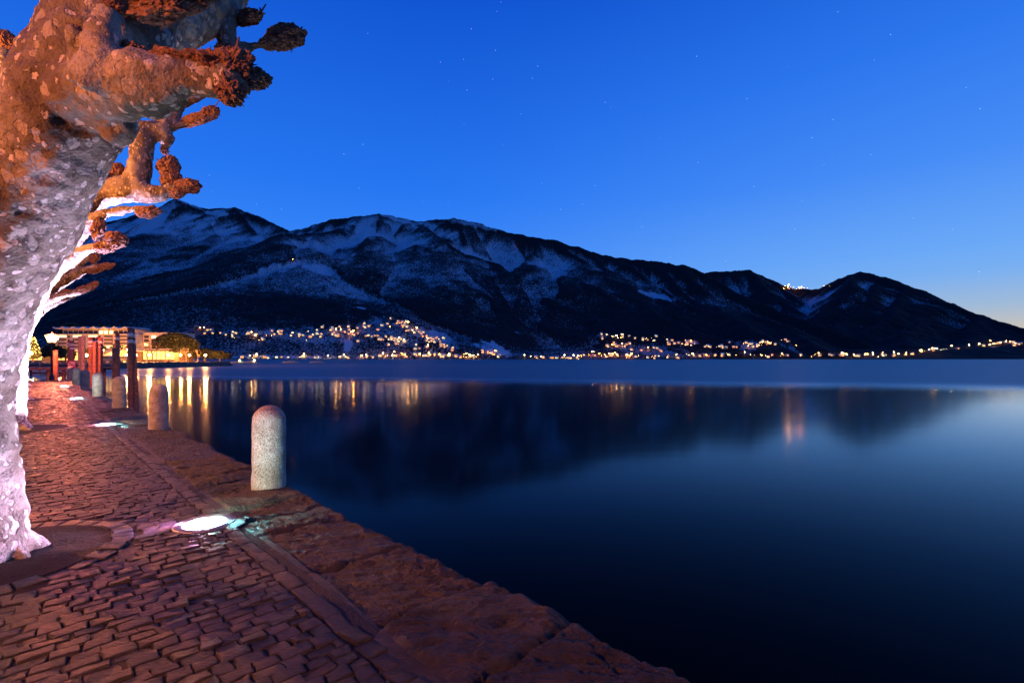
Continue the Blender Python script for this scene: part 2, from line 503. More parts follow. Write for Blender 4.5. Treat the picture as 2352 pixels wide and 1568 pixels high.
# ------------------------------------------------------------------ hills (one terrain built from its ridge lines)
RIDGES = [  # (px, py, metres), slope each side
    ([(-500, 560, 7300), (-200, 590, 7200), (100, 555, 7100), (230, 514, 7000), (330, 492, 7000), (375, 472, 7000), (403, 456, 7000), (467, 479, 6900), (537, 477, 6900), (603, 501, 6700), (665, 530, 6400), (760, 560, 6000)], .92),
    ([(560, 580, 6300), (660, 531, 6100), (691, 525, 6000), (757, 505, 5900), (867, 490, 5800), (889, 492, 5800), (955, 508, 5750), (1043, 503, 5700), (1087, 510, 5650), (1175, 534, 5500), (1262, 551, 5400), (1400, 590, 5200), (1516, 603, 5050), (1583, 611, 4950), (1622, 628, 4850), (1706, 676, 4550), (1818, 723, 4200), (1902, 754, 3900), (1986, 790, 3600), (2050, 818, 3450)], .95),
    ([(1500, 650, 6600), (1622, 627, 6500), (1660, 623, 6500), (1723, 622, 6500), (1779, 645, 6500), (1824, 663, 6400), (1869, 663, 6200), (1886, 662, 6100), (1930, 639, 5900), (1975, 624, 5800), (2020, 634, 5700), (2082, 653, 5500), (2127, 681, 5300), (2199, 709, 5000), (2295, 737, 4650), (2352, 754, 4450), (2450, 785, 4150), (2600, 812, 3900)], .88),
    ([(800, 512, 5700), (726, 532, 5300), (638, 538, 5000), (564, 567, 4700), (511, 620, 4350), (449, 664, 4000), (379, 712, 3600), (318, 750, 3300), (240, 800, 2950)], .60),
    ([(726, 534, 5250), (705, 592, 4600), (740, 622, 4250), (830, 680, 3700), (960, 742, 3300), (1040, 800, 2900)], .42),
    ([(640, 612, 4300), (560, 690, 3600), (520, 760, 3150), (500, 810, 2850)], .42),
    ([(889, 492, 5780), (868, 540, 5300), (850, 590, 4850), (905, 640, 4450), (965, 700, 4000), (1012, 765, 3450)], .62),
    ([(955, 508, 5740), (1010, 545, 5300), (1090, 590, 4900), (1165, 627, 4600), (1250, 680, 4200), (1330, 722, 3800), (1430, 775, 3250)], .62),
    ([(1165, 627, 4600), (1105, 672, 4200), (1065, 718, 3800), (1090, 770, 3300), (1120, 800, 3000)], .60),
    ([(1262, 551, 5400), (1330, 600, 4950), (1380, 645, 4550), (1450, 692, 4100), (1550, 742, 3600), (1650, 795, 3050)], .60),
    ([(1400, 590, 5180), (1480, 640, 4750), (1560, 690, 4250), (1680, 742, 3700), (1780, 795, 3100)], .58),
    ([(1583, 611, 4940), (1640, 668, 4500), (1720, 716, 4100), (1800, 760, 3600), (1870, 800, 3150)], .58),
    ([(403, 456, 6990), (385, 520, 6400), (402, 590, 5700), (425, 650, 5100)], .62),
    ([(300, 500, 7000), (262, 570, 6200), (300, 650, 5300), (352, 715, 4500)], .62),
    ([(467, 479, 6900), (500, 540, 6200), (520, 600, 5600)], .62),
    ([(150, 540, 7050), (120, 620, 5900), (180, 710, 4600), (250, 770, 3700)], .55),
    ([(-60, 575, 7000), (-20, 660, 5400), (60, 740, 4200), (120, 790, 3500)], .52),
    ([(1975, 626, 5800), (1928, 682, 5200), (1880, 738, 4700)], .66),
    ([(2031, 641, 5650), (1972, 712, 4900), (1915, 772, 4150), (1890, 805, 3700)], .62),
    ([(1043, 503, 5690), (1075, 560, 5250), (1060, 600, 4950)], .66),
    ([(1175, 534, 5490), (1215, 580, 5100), (1235, 625, 4750)], .66),
    ([(757, 505, 5890), (770, 560, 5300), (765, 610, 4800)], .60),
    ([(537, 477, 6890), (585, 535, 6300), (590, 575, 5900)], .62),
    ([(330, 492, 6990), (345, 560, 6300), (350, 620, 5700), (380, 680, 5000)], .62),
    ([(1516, 603, 5040), (1575, 668, 4450), (1650, 715, 3950), (1730, 765, 3400)], .6),
    ([(1320, 568, 5300), (1400, 625, 4800), (1440, 660, 4500)], .64),
    ([(1723, 622, 6490), (1760, 668, 5900), (1800, 700, 5500)], .6),
    ([(2082, 654, 5490), (2060, 700, 4950), (2010, 760, 4250)], .6),
    ([(1779, 646, 6450), (1830, 690, 5800), (1850, 720, 5400)], .6),
    ([(2127, 683, 5280), (2105, 735, 4650), (2080, 790, 3800)], .58),
    ([(2250, 726, 4800), (2240, 770, 4200), (2200, 806, 3600)], .50),
    ([(2420, 776, 4200), (2380, 788, 3750), (2290, 797, 3500), (2180, 808, 3300), (2080, 819, 3200)], .22),
    ([(2380, 788, 3750), (2450, 802, 3300), (2600, 815, 3100)], .2),
]


def to_world(px, py, d):
    return ((px - CX) / FPX * d, d, EYE - (py - HY) / FPX * d)


def shore(px):
    """distance of the far shoreline by bearing"""
    xs = [-600, 300, 500, 800, 1050, 1150, 1350, 1700, 2000, 2352, 2800]
    ys = [2700, 2650, 2700, 2850, 2750, 2800, 2850, 2900, 3050, 3100, 3100]
    return np.interp(px, xs, ys)


def build_hills():
    pxs = np.linspace(-420, 2760, 1320)
    k = np.linspace(0, 1, 300)
    ds = 2580 * (7600 / 2580) ** k
    PX, D = np.meshgrid(pxs, ds, indexing='ij')
    X = (PX - CX) / FPX * D
    Y = D
    wx = 90 * fbm(X / 620, Y / 620, seed=3, octaves=3)
    wy = 90 * fbm(X / 620, Y / 620, seed=9, octaves=3)
    Hh = np.full(X.shape, -400.0)
    CD = np.full(X.shape, 1e4); SS = np.zeros(X.shape); bid = 0.0
    for pts, k_ in RIDGES:
        W = np.array([to_world(*p) for p in pts])
        best = np.full(X.shape, -1e9); bd = np.full(X.shape, 1e4); bs = np.zeros(X.shape); run = 0.0; bid += 1.0
        crest = pts[0][2] > 5900 or len(pts) > 10
        f = .25 if crest else 1.0
        for a, b in zip(W, W[1:]):
            ab = b[:2] - a[:2]
            qx, qy = X + wx * f - a[0], Y + wy * f - a[1]
            tt = np.clip((qx * ab[0] + qy * ab[1]) / (ab @ ab), 0, 1)
            dist = np.hypot(qx - tt * ab[0], qy - tt * ab[1])
            dist = np.sqrt(dist ** 2 + 25 ** 2) - 25
            h = a[2] + tt * (b[2] - a[2]) - k_ * dist * (1 - .10 * np.clip(dist / 2500, 0, 1))
            w_ = h > best
            best = np.where(w_, h, best); bd = np.where(w_, dist, bd); bs = np.where(w_, run + tt * math.sqrt(ab @ ab) + bid * 7919, bs)
            run += math.sqrt(ab @ ab)
        # soft maximum
        w_ = best > Hh
        CD = np.where(w_, bd, CD); SS = np.where(w_, bs, SS)
        dd = best - Hh
        Hh = np.maximum(best, Hh) + 9 * np.exp(-np.abs(dd) / 26)
    # gullies and rough ground
    wv = fbm(X / 420, Y / 420, seed=5, octaves=3)
    rid = 1 - 1.25 * np.abs(fbm(SS / 190 + .22 * wv, CD / 2600, seed=21, octaves=4, gain=.55))
    rid = np.clip(rid, 0, 1)
    amp = np.clip(Hh / 500, 0, 1)
    Hh = Hh + amp * (46 * np.clip(CD / 160, 0, 1) * (rid - .7)) + np.clip(Hh / 150, .1, 1) * 9 * fbm(X / 60, Y / 60, seed=31, octaves=3)
    Hh = Hh + np.clip(Hh / 300, 0, 1) * 1.6 * RNG.uniform(-1, 1, Hh.shape)
    # foot of the slope at the shore
    s = D - shore(PX) + 25 * fbm(X / 130, Y / 130, seed=41, octaves=3)
    foot = 1.5 + np.clip(s, 0, 1e9) * .16 + np.clip(s - 160, 0, 1e9) * .12
    foot = np.where(s > 700, foot, foot)
    lim = 3 + np.clip(s, -1e9, 1e9) * .62
    Hh = np.maximum(np.minimum(Hh, np.maximum(lim, -30)), np.minimum(foot, 60 + .02 * s))
    Hh = np.where(s < 0, -30 + np.clip(30 + s * .6, 0, 31), Hh)
    Hh = np.where(s < -40, -30, Hh)
    V = np.stack([X, Y, Hh], -1).reshape(-1, 3)
    me = np_mesh('hills', V, grid_faces(*X.shape)[:, ::-1], True)
    # where the snow lies: high ground, open meadows, bare winter woods; slope shading is painted in too
    PY = HY - (Hh - EYE) / D * FPX
    gx = np.gradient(Hh, axis=0) / np.maximum(1e-3, np.gradient(X, axis=0))
    def blur(A, k):
        for ax in (0, 1):
            c = np.cumsum(np.insert(np.pad(A, [(k, k) if q == ax else (0, 0) for q in (0, 1)], mode='edge'), 0, 0, axis=ax), axis=ax)
            n_ = A.shape[ax]
            hi = np.take(c, np.arange(2 * k + 1, 2 * k + 1 + n_), axis=ax); lo = np.take(c, np.arange(0, n_), axis=ax)
            A = (hi - lo) / (2 * k + 1)
        return A
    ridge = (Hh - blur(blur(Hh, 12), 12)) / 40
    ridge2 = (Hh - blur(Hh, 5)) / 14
    dens = .195 - .34 * (rid - .66) * np.clip(CD / 120, 0, 1) - .20 * np.exp(-CD / 70) - .20 * np.clip(ridge, -.7, 1.1) - .07 * np.clip(ridge2, -1, 1) + .20 * np.clip((Hh - 250) / 900, 0, 1)  # thinned along crests and gullies to paint in relief shading
    dens += .12 * np.clip(-gx, -1, 1) * np.clip(Hh / 500, 0, 1)  # right-facing slopes made paler, painting in the glow side
    dens += .08 * fbm(X / 420, Y / 420, seed=55, octaves=3) * np.clip(Hh / 300, .3, 1)
    dens -= .13 * np.clip((PX - 1250) / 500, 0, 1)
    dens -= .13 * np.clip((620 - Hh) / 250, 0, 1) * np.clip((Hh - 60) / 120, 0, 1)
    dens += .45 * np.clip((Hh - 1480) / 130, 0, 1) * np.clip(.6 + fbm(X / 170, Y / 170, seed=61, octaves=3), 0, 1.2)

    def patch(x0, y0, rx, ry, v, rot=0.0, soft=.35, sd=0):
        c, sn = math.cos(math.radians(rot)), math.sin(math.radians(rot))
        ax, ay = PX - x0, PY - y0
        q = np.hypot((ax * c + ay * sn) / rx, (-ax * sn + ay * c) / ry) + .35 * fbm(PX / 14, PY / 9, seed=70 + sd, octaves=3)
        return v * np.clip((1 - q) / soft, 0, 1)
    for i, a in enumerate([(915, 500, 55, 8, .6, 14), (1100, 514, 85, 11, .6, 10), (840, 530, 40, 18, .35, 20), (1000, 530, 60, 16, .3, 10),
                           (440, 470, 40, 6, .7, 22), (600, 496, 60, 8, .55, 20), (500, 490, 26, 8, .5, 0), (640, 612, 50, 9, .55, -8), (730, 618, 50, 10, .35, 8),
                           (1515, 681, 52, 6.5, .9, 12), (1130, 800, 40, 15, .75, 18), (1015, 780, 45, 16, .35, 25), (830, 707, 14, 3.5, .8, 12),
                           (800, 795, 12, 14, .8, 10), (720, 770, 130, 22, .22, 0), (900, 760, 100, 26, .26, 8), (560, 762, 100, 12, .22, 0), (640, 820, 130, 4, .35, 0),
                           (1590, 785, 24, 5, .75, 10), (1480, 800, 110, 16, .2, 6), (1740, 790, 90, 14, .25, 4), (1395, 770, 26, 6, .4, 5), (1190, 765, 10, 4, .5, 20),
                           (1870, 700, 60, 20, .18, -40), (1950, 690, 50, 14, .2, -40), (2260, 796, 110, 8, .2, -6)]):
        dens = np.maximum(dens, dens + patch(*a, sd=i))
    # snowier winter woods on the upper valley sides, dark conifers on the low front slopes
    for a in [(400, 600, 190, 80, .03, 20), (930, 590, 150, 80, .15, 25), (688, 560, 46, 30, .20, 0), (1120, 660, 90, 50, .12, 30), (760, 560, 90, 34, .14, 0), (1300, 640, 160, 50, .07, 20), (1880, 690, 90, 40, .16, -35)]:
        dens += patch(*a, sd=40, soft=.8)
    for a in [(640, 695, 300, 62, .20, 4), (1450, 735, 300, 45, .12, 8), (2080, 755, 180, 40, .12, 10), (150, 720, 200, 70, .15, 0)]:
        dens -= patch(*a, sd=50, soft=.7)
    # cleared ski runs below the shoulder
    for x0 in (652, 672, 694, 710, 724):
        q = np.abs(PX - x0 - 1.2 * np.sin(PY / 14 + x0) + .06 * (PY - 560)) / (2.2 + .03 * x0 / 20) + np.clip((535 - PY) / 4, 0, 9) + np.clip((PY - 588) / 4, 0, 9)
        dens = np.maximum(dens, np.clip(.75 - .5 * q + .25 * fbm(PX / 5, PY / 16, seed=81, octaves=2), 0, 1) * .62)
    at = me.attributes.new('snow', 'FLOAT', 'POINT')  # snow cover together with the painted relief shading
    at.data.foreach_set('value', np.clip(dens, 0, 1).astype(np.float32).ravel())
    m, t, b = new_mat('wooded_snowy_slope')
    n, l = t.nodes, t.links
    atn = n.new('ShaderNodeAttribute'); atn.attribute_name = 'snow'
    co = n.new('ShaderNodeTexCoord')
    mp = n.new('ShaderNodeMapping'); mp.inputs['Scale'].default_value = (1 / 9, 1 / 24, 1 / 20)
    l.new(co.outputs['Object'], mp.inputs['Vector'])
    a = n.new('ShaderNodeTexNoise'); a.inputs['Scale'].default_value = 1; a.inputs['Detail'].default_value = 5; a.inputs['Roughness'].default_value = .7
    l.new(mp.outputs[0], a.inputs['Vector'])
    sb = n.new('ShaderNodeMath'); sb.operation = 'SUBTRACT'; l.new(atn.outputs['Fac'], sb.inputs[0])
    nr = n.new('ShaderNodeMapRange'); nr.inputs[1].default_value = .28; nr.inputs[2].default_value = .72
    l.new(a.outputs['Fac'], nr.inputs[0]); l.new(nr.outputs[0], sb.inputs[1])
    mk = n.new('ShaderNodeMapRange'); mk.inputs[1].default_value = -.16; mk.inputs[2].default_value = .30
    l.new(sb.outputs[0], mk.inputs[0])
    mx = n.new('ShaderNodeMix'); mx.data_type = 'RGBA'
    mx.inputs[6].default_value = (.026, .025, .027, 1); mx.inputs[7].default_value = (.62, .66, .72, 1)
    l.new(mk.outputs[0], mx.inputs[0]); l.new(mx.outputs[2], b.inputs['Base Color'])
    b.inputs['Roughness'].default_value = .95
    b.inputs['Specular IOR Level'].default_value = .1
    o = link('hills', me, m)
    tag(o, kind='structure')
    return pxs, ds, Hh, PY


HPX, HDS, HHT, HPY = build_hills()


def on_hill(px, py):
    """where the sight line of (px, py) meets the far slope"""
    i = int(round((px - HPX[0]) / (HPX[1] - HPX[0])))
    colm = HPY[i]
    ok = np.nonzero((HHT[i] > .5) & (colm <= py))[0]
    if len(ok) == 0: return None
    j = ok[0]
    d = HDS[j]
    return Vector(((px - CX) / FPX * d, d, HHT[i, j]))


# ------------------------------------------------------------------ villages on the far shore
GLOWS = [emit('lamp_sodium', (1, .27, .03), 290), emit('lamp_warm', (1, .40, .085), 250), emit('lamp_white', (1, .68, .28), 160)]
WINS = [emit('window_amber', (1, .36, .06), 9), emit('window_warm', (1, .52, .16), 8), emit('window_pale', (1, .74, .34), 7)]


def house_mesh(i):
    r = random.Random(100 + i)
    w, d, h = r.uniform(11, 19), r.uniform(9, 13), r.uniform(6, 10)
    mb = MB()
    mb.box(-w / 2, w / 2, -d / 2, d / 2, -6, h, 0)
    e = .8
    rh = r.uniform(2.5, 4.5)
    a = [(-w / 2 - e, -d / 2 - e, h + .01), (w / 2 + e, -d / 2 - e, h + .01), (w / 2 + e, d / 2 + e, h + .01), (-w / 2 - e, d / 2 + e, h + .01)]
    t0, t1 = (-w / 2 - e, 0, h + rh), (w / 2 + e, 0, h + rh)
    mb.poly([a[0], a[1], t1, t0], 1); mb.poly([a[2], a[3], t0, t1], 1); mb.poly([a[1], a[2], t1], 1); mb.poly([a[3], a[0], t0], 1)
    mb.poly(a[::-1], 0)
    n = 3
    lit = [r.random() < .62 for _ in range(6)]
    lit[r.randrange(6)] = True
    for q in range(2):
        for k in range(n):
            if not lit[q * n + k]: continue
            x = -w / 2 + (k + .5) * w / n; z = 1.2 + q * h * .45
            mb.poly([(x - 1.0, -d / 2 - .06, z), (x + 1.0, -d / 2 - .06, z), (x + 1.0, -d / 2 - .06, z + 1.9), (x - 1.0, -d / 2 - .06, z + 1.9)], 2)
    return mb.mesh('village_house')


HOUSES = []
for i in range(9):
    me = house_mesh(i)
    for m_ in (HOUSEWALL, SNOW, WINS[i % 3]): me.materials.append(m_)
    HOUSES.append(me)


def lamp_mesh(i):
    mb = MB()
    mb.tube([(0, 0, -2), (0, 0, 6.6)], .12, 4, 0)
    r = .85
    c = (0, -.2, 7.2)
    p = [(r, 0, 0), (0, r, 0), (-r, 0, 0), (0, -r, 0), (0, 0, r), (0, 0, -r)]
    p = [tuple(x + y for x, y in zip(q, c)) for q in p]
    for a, b in ((0, 1), (1, 2), (2, 3), (3, 0)):
        mb.poly([p[a], p[b], p[4]], 1); mb.poly([p[b], p[a], p[5]], 1)
    me = mb.mesh('village_street_lamp')
    me.materials.append(DARKIRON); me.materials.append(GLOWS[i])
    return me


LAMPS = [lamp_mesh(i) for i in range(3)]
NH = NL = 0


def put_house(px, py, label, group, sc=1.0):
    global NH
    p = on_hill(px, py)
    if p is None: return
    o = bpy.data.objects.new('village_house', random.choice(HOUSES))
    o.location = p
    o.rotation_euler = (0, 0, random.uniform(-.6, .6) - math.atan2(p.x, p.y))
    o.scale = (sc * random.uniform(.85, 1.25),) * 3
    col.objects.link(o)
    tag(o, label, 'house', group)
    NH += 1


def put_lamp(px, py, label, group, kind=0, sc=1.0):
    global NL
    p = on_hill(px, py)
    if p is None: return
    o = bpy.data.objects.new('village_street_lamp', LAMPS[kind])
    o.location = p; o.scale = (sc,) * 3
    o.rotation_euler = (0, 0, -math.atan2(p.x, p.y))
    col.objects.link(o)
    tag(o, label, 'street lamp', group)
    NL += 1


# (band polyline px,py), half thickness, houses, lamps, label words, lamp kinds
VILL = [
    ([(430, 757), (520, 768), (610, 776)], 8, 14, 14, 'high hamlet scattered left of the village', (0, 1, 1)),
    ([(610, 764), (690, 770), (770, 768)], 9, 22, 12, 'snowy terrace left of the big hillside village', (1, 2, 0)),
    ([(735, 752), (800, 757), (905, 742), (935, 740)], 9, 22, 16, 'upper rows of the big hillside village', (0, 1, 2)),
    ([(770, 768), (860, 775), (900, 784), (925, 790)], 9, 20, 14, 'middle rows of the big hillside village', (1, 1, 0)),
    ([(925, 748), (965, 768), (1000, 782), (1040, 802)], 12, 32, 22, 'steep right flank of the big hillside village', (1, 2, 1)),
    ([(870, 778), (940, 788), (985, 800)], 9, 16, 12, 'lower lanes of the big hillside village', (1, 0, 2)),
    ([(540, 824), (700, 823), (860, 822), (930, 822)], 1.5, 12, 24, 'shore road left of the lit waterfront', (2, 1, 2)),
    ([(860, 820), (980, 819), (1060, 820), (1100, 822)], 4, 26, 40, 'bright waterfront below the big village', (0, 0, 1)),
    ([(1100, 812), (1130, 815), (1150, 822)], 6, 10, 12, 'foot of the white snowy knoll', (0, 1, 1)),
    ([(1150, 823), (1240, 823), (1330, 824)], 2, 12, 14, 'dim shore between the two waterfronts', (2, 2, 1)),
    ([(1330, 817), (1400, 818), (1470, 821)], 3.5, 10, 34, 'brightly lit harbour front', (0, 0, 0)),
    ([(1380, 772), (1450, 775), (1510, 785)], 7, 14, 15, 'top hamlet right of the harbour front', (1, 0, 2)),
    ([(1390, 795), (1440, 795), (1520, 806)], 8, 14, 13, 'slope above the harbour front', (1, 0, 1)),
    ([(1530, 785), (1580, 795), (1640, 800)], 9, 14, 16, 'scattered right-hand village', (1, 0, 1)),
    ([(1480, 822), (1600, 818), (1700, 818)], 3, 12, 22, 'shore of the right-hand village', (0, 1, 0)),
    ([(1640, 800), (1700, 796), (1760, 790), (1800, 785), (1830, 792)], 7, 22, 30, 'bright rows of the right-hand village', (1, 2, 0)),
    ([(1700, 818), (1850, 818), (1960, 817)], 2.5, 10, 26, 'low shore beyond the right-hand village', (1, 2, 1)),
    ([(1960, 819), (2080, 816), (2150, 805), (2220, 798), (2280, 796)], 2.0, 8, 44, 'road climbing the far right point', (2, 2, 1)),
    ([(2270, 794), (2310, 790), (2352, 792), (2380, 794)], 5, 10, 22, 'cluster crowning the far right point', (1, 2, 1)),
    ([(1800, 663), (1860, 664)], .8, 4, 24, 'ridge saddle beneath the dark pointed peak', (0, 0, 1)),
]
for poly, half, nh, nl, words, kinds in VILL:
    poly = np.array(poly, float)
    seg = np.hypot(*(poly[1:] - poly[:-1]).T)
    cum = np.concatenate([[0], np.cumsum(seg)])

    def pick():
        s_ = random.uniform(0, cum[-1])
        return np.interp(s_, cum, poly[:, 0]), np.interp(s_, cum, poly[:, 1]) + random.gauss(0, .55) * half
    for _ in range(int(nh * 1.12)):
        x, y = pick()
        put_house(x, min(y, 824.5), 'snow roofed house with lit windows on the ' + words, 'houses on the ' + words, 1.0)
    shore_row = any(w in words for w in ('shore', 'waterfront', 'harbour front', 'point'))
    for _ in range(int(nl * (.88 if shore_row and 'slope' not in words else .52))):
        x, y = pick()
        put_lamp(x, min(y, 824.5), 'glowing street lamp on the ' + words, 'street lamps on the ' + words, random.choice(kinds), random.choice((.4, .45, .5, .6, .8, 1.9, 2.3, 2.9)) * (1.7 if 'saddle' in words else 1.0))
for x, y, w in [(1893, 660, 'dark slope just right of the ridge saddle'), (1905, 659, 'shoulder under the dark pointed peak'), (1187, 567, 'bare upper slope of the long main ridge'), (673, 598, 'snowy shoulder below the ski runs'),
                (2027, 811, 'lone shore house spot on the right point')]:
    put_lamp(x, y + 1, 'single light on the ' + w, None, 1, 1.0)

# ------------------------------------------------------------------ quay ground
QUAY_END = 31.9
EDGE_V = 2.10


def quay_ground():
    mb = MB()
    # polygon in world XY: along the water edge, cut off square at the pier
    e0 = UV(-14, 1.30)
    x_end = 1.30 * R2 - QUAY_END
    ring = [e0, Vector((x_end, QUAY_END, 0)), Vector((-95, QUAY_END, 0)), Vector((-95, -14, 0)), Vector((e0.x, -14, 0))]
    top = [(p.x, p.y, -.0125) for p in ring]
    bot = [(p.x, p.y, -3.0) for p in ring]
    mb.poly(top)
    for i in range(len(ring)):
        j = (i + 1) % len(ring)
        mb.poly([top[j], top[i], bot[i], bot[j]])
    o = mb.build('quay_ground', JOINT)
    tag(o, kind='structure')


quay_ground()
PITS = [(5.05, -.22, .69), (13.8, -.20, .80), (23.6, -.20, .80), (34.7, -.20, .80)]
GROUND_LIGHTS = [(4.8, 1.07), (13.5, 1.17), (23.1, 1.20), (33.7, 1.30)]


def stones(quads, tops, prof):
    """quads: (n,4,2) corners in the quay frame -> rounded cobbles as one mesh's arrays"""
    n = len(quads)
    k = len(prof)
    S = np.array([p[0] for p in prof]); Zp = np.array([p[1] for p in prof])
    s, t = np.meshgrid(S, S, indexing='ij')
    zz = np.minimum(Zp[:, None], Zp[None, :])
    skirt = zz < -.03
    q = quads[:, :, None, None, :]
    uv = (q[:, 0] * ((1 - s) * (1 - t))[None, :, :, None] + q[:, 1] * (s * (1 - t))[None, :, :, None] + q[:, 2] * (s * t)[None, :, :, None] + q[:, 3] * ((1 - s) * t)[None, :, :, None])
    U, Vv = uv[..., 0], uv[..., 1]
    z = np.broadcast_to(zz[None], U.shape).copy()
    tilt = RNG.normal(0, .0024, (n, 2))
    z += np.where(skirt[None], 0, tops[:, None, None] + tilt[:, 0, None, None] * (s - .5)[None] * 2 + tilt[:, 1, None, None] * (t - .5)[None] * 2)
    if k > 5:
        xx, yy = (Vv - U) / R2, (U + Vv) / R2
        z += np.where(skirt[None], 0, .0028 * fbm(xx * 16, yy * 40, seed=5, octaves=3))
        rag = ~skirt
        wob = .004 * fbm(U * 30, Vv * 30, seed=8, octaves=2)
        U = U + wob; Vv = Vv + .004 * fbm(U * 30, Vv * 30, seed=18, octaves=2)
    global TONE
    TONE = np.repeat(RNG.uniform(0, 1, n), k * k)
    Vtx = np.stack([(Vv - U) / R2, (U + Vv) / R2, z], -1).reshape(-1, 3)
    f = grid_faces(k, k)[:, ::-1]
    F = (f[None] + (np.arange(n) * k * k)[:, None, None]).reshape(-1, 4)
    return Vtx, F


def cobbles():
    quads, tops = [], []
    # courses laid across the quay, each a row of staggered setts, closed by a border row along the edge stones
    rows = []
    u = .3
    while u < 47:
        w = random.uniform(.074, .098)
        rows.append((u, u + w)); u += w
    j = lambda: random.gauss(0, .0050)

    def lay(u0, u1, v0, v1):
        uc, vc = (u0 + u1) / 2, (v0 + v1) / 2
        if (uc + vc) / R2 > QUAY_END - .15: return
        for pu, pv, pr in PITS:
            if math.hypot(uc - pu, vc - pv) < pr + .19: return
        for pu, pv in GROUND_LIGHTS:
            if math.hypot(uc - pu, vc - pv) < .31: return
        g = .0034
        quads.append([(u0 + g + j(), v0 + g + j()), (u1 - g + j(), v0 + g + j()), (u1 - g + j(), v1 - g + j()), (u0 + g + j(), v1 - g + j())])
        tops.append(random.gauss(0, .0034))
    for u0, u1 in rows:
        v = 1.115 - random.uniform(.02, .13)
        lay2 = [(v, 1.118)]
        while v > -2.6:
            ln = random.uniform(.092, .155)
            lay2.append((v - ln, v)); v -= ln
        for v0, v1 in lay2:
            if v1 - v0 < .03: continue
            vc = (v0 + v1) / 2
            wob = .05 * math.sin(vc * 1.5 + u0 * .21) + .025 * math.sin(vc * 3.1 + 1 + u0 * .4)
            lay(u0 + wob, u1 + wob, v0, v1)
    u = .3
    while u < 47:
        ln = random.uniform(.11, .18)
        lay(u, u + ln, 1.128 + random.gauss(0, .003), 1.235 + random.gauss(0, .004)); u += ln
    for pu, pv, pr in PITS:                     # a ring of setts round each tree pit
        n = int(2 * math.pi * pr / .135)
        for i in range(n):
            a0, a1 = 2 * math.pi * (i + .04) / n, 2 * math.pi * (i + .96) / n
            r0, r1 = pr + random.gauss(0, .008), pr + .145 + random.gauss(0, .01)
            quads.append([(pu + r0 * math.cos(a0), pv + r0 * math.sin(a0)), (pu + r1 * math.cos(a0), pv + r1 * math.sin(a0)),
                          (pu + r1 * math.cos(a1), pv + r1 * math.sin(a1)), (pu + r0 * math.cos(a1), pv + r0 * math.sin(a1))])
            tops.append(random.gauss(.002, .005))
    for pu, pv in GROUND_LIGHTS:
        n = 11
        for i in range(n):
            a0, a1 = 2 * math.pi * (i + .04) / n, 2 * math.pi * (i + .96) / n
            r0, r1 = .245, .335 + random.gauss(0, .02)
            quads.append([(pu + r0 * math.cos(a0), pv + r0 * math.sin(a0)), (pu + r1 * math.cos(a0), pv + r1 * math.sin(a0)),
                          (pu + r1 * math.cos(a1), pv + r1 * math.sin(a1)), (pu + r0 * math.cos(a1), pv + r0 * math.sin(a1))])
            tops.append(random.gauss(.0, .004))
    quads = np.array(quads); tops = np.array(tops)
    uc = quads[:, :, 0].mean(1)
    fine = [(0, -.05), (0, -.007), (.03, -.001), (.12, 0), (.38, 0.0005), (.62, 0.0005), (.88, 0), (.97, -.001), (1, -.007), (1, -.05)]
    mid = [(0, -.05), (.0, -.012), (.12, 0), (.88, 0), (1, -.012), (1, -.05)]
    far = [(0, -.05), (.06, 0), (.94, 0), (1, -.05)]
    Vs, Fs, b, Ts = [], [], 0, []
    for lo, hi, pr in ((-9, 8, fine), (8, 17, mid), (17, 99, far)):
        s = (uc >= lo) & (uc < hi)
        Vt, F = stones(quads[s], tops[s], pr)
        Ts.append(TONE); Vs.append(Vt); Fs.append(F + b); b += len(Vt)
    me = np_mesh('cobbled_pavement', np.concatenate(Vs), np.concatenate(Fs), True)
    at = me.attributes.new('tone', 'FLOAT', 'POINT')      # colour differs stone by stone
    at.data.foreach_set('value', np.concatenate(Ts).astype(np.float32))
    o = link('cobbled_pavement', me, COBBLE)
    tag(o, kind='structure')
    # soil in the pits
    mb = MB()
    n = 48
    for pu, pv, pr in PITS:
        for i in range(n):
            a0, a1 = 2 * math.pi * i / n, 2 * math.pi * (i + 1) / n
            for k in range(6):
                r0, r1 = pr * 1.02 * k / 6, pr * 1.02 * (k + 1) / 6

                def q(r, a):
                    x, y = pu + r * math.cos(a), pv + r * math.sin(a)
                    zz = -.004 + .02 * max(0, 1 - r / pr) + .008 * float(fbm(np.array([x * 6]), np.array([y * 6]), seed=3)[0]) * (r < pr * .99)
                    return UV(x, y, zz)
                mb.poly([q(r0, a0), q(r1, a0), q(r1, a1), q(r0, a1)] if k else [q(0, a0), q(r1, a0), q(r1, a1)], 0, True)
    o = mb.build('soil', SOIL)
    tag(o, kind='structure')


cobbles()


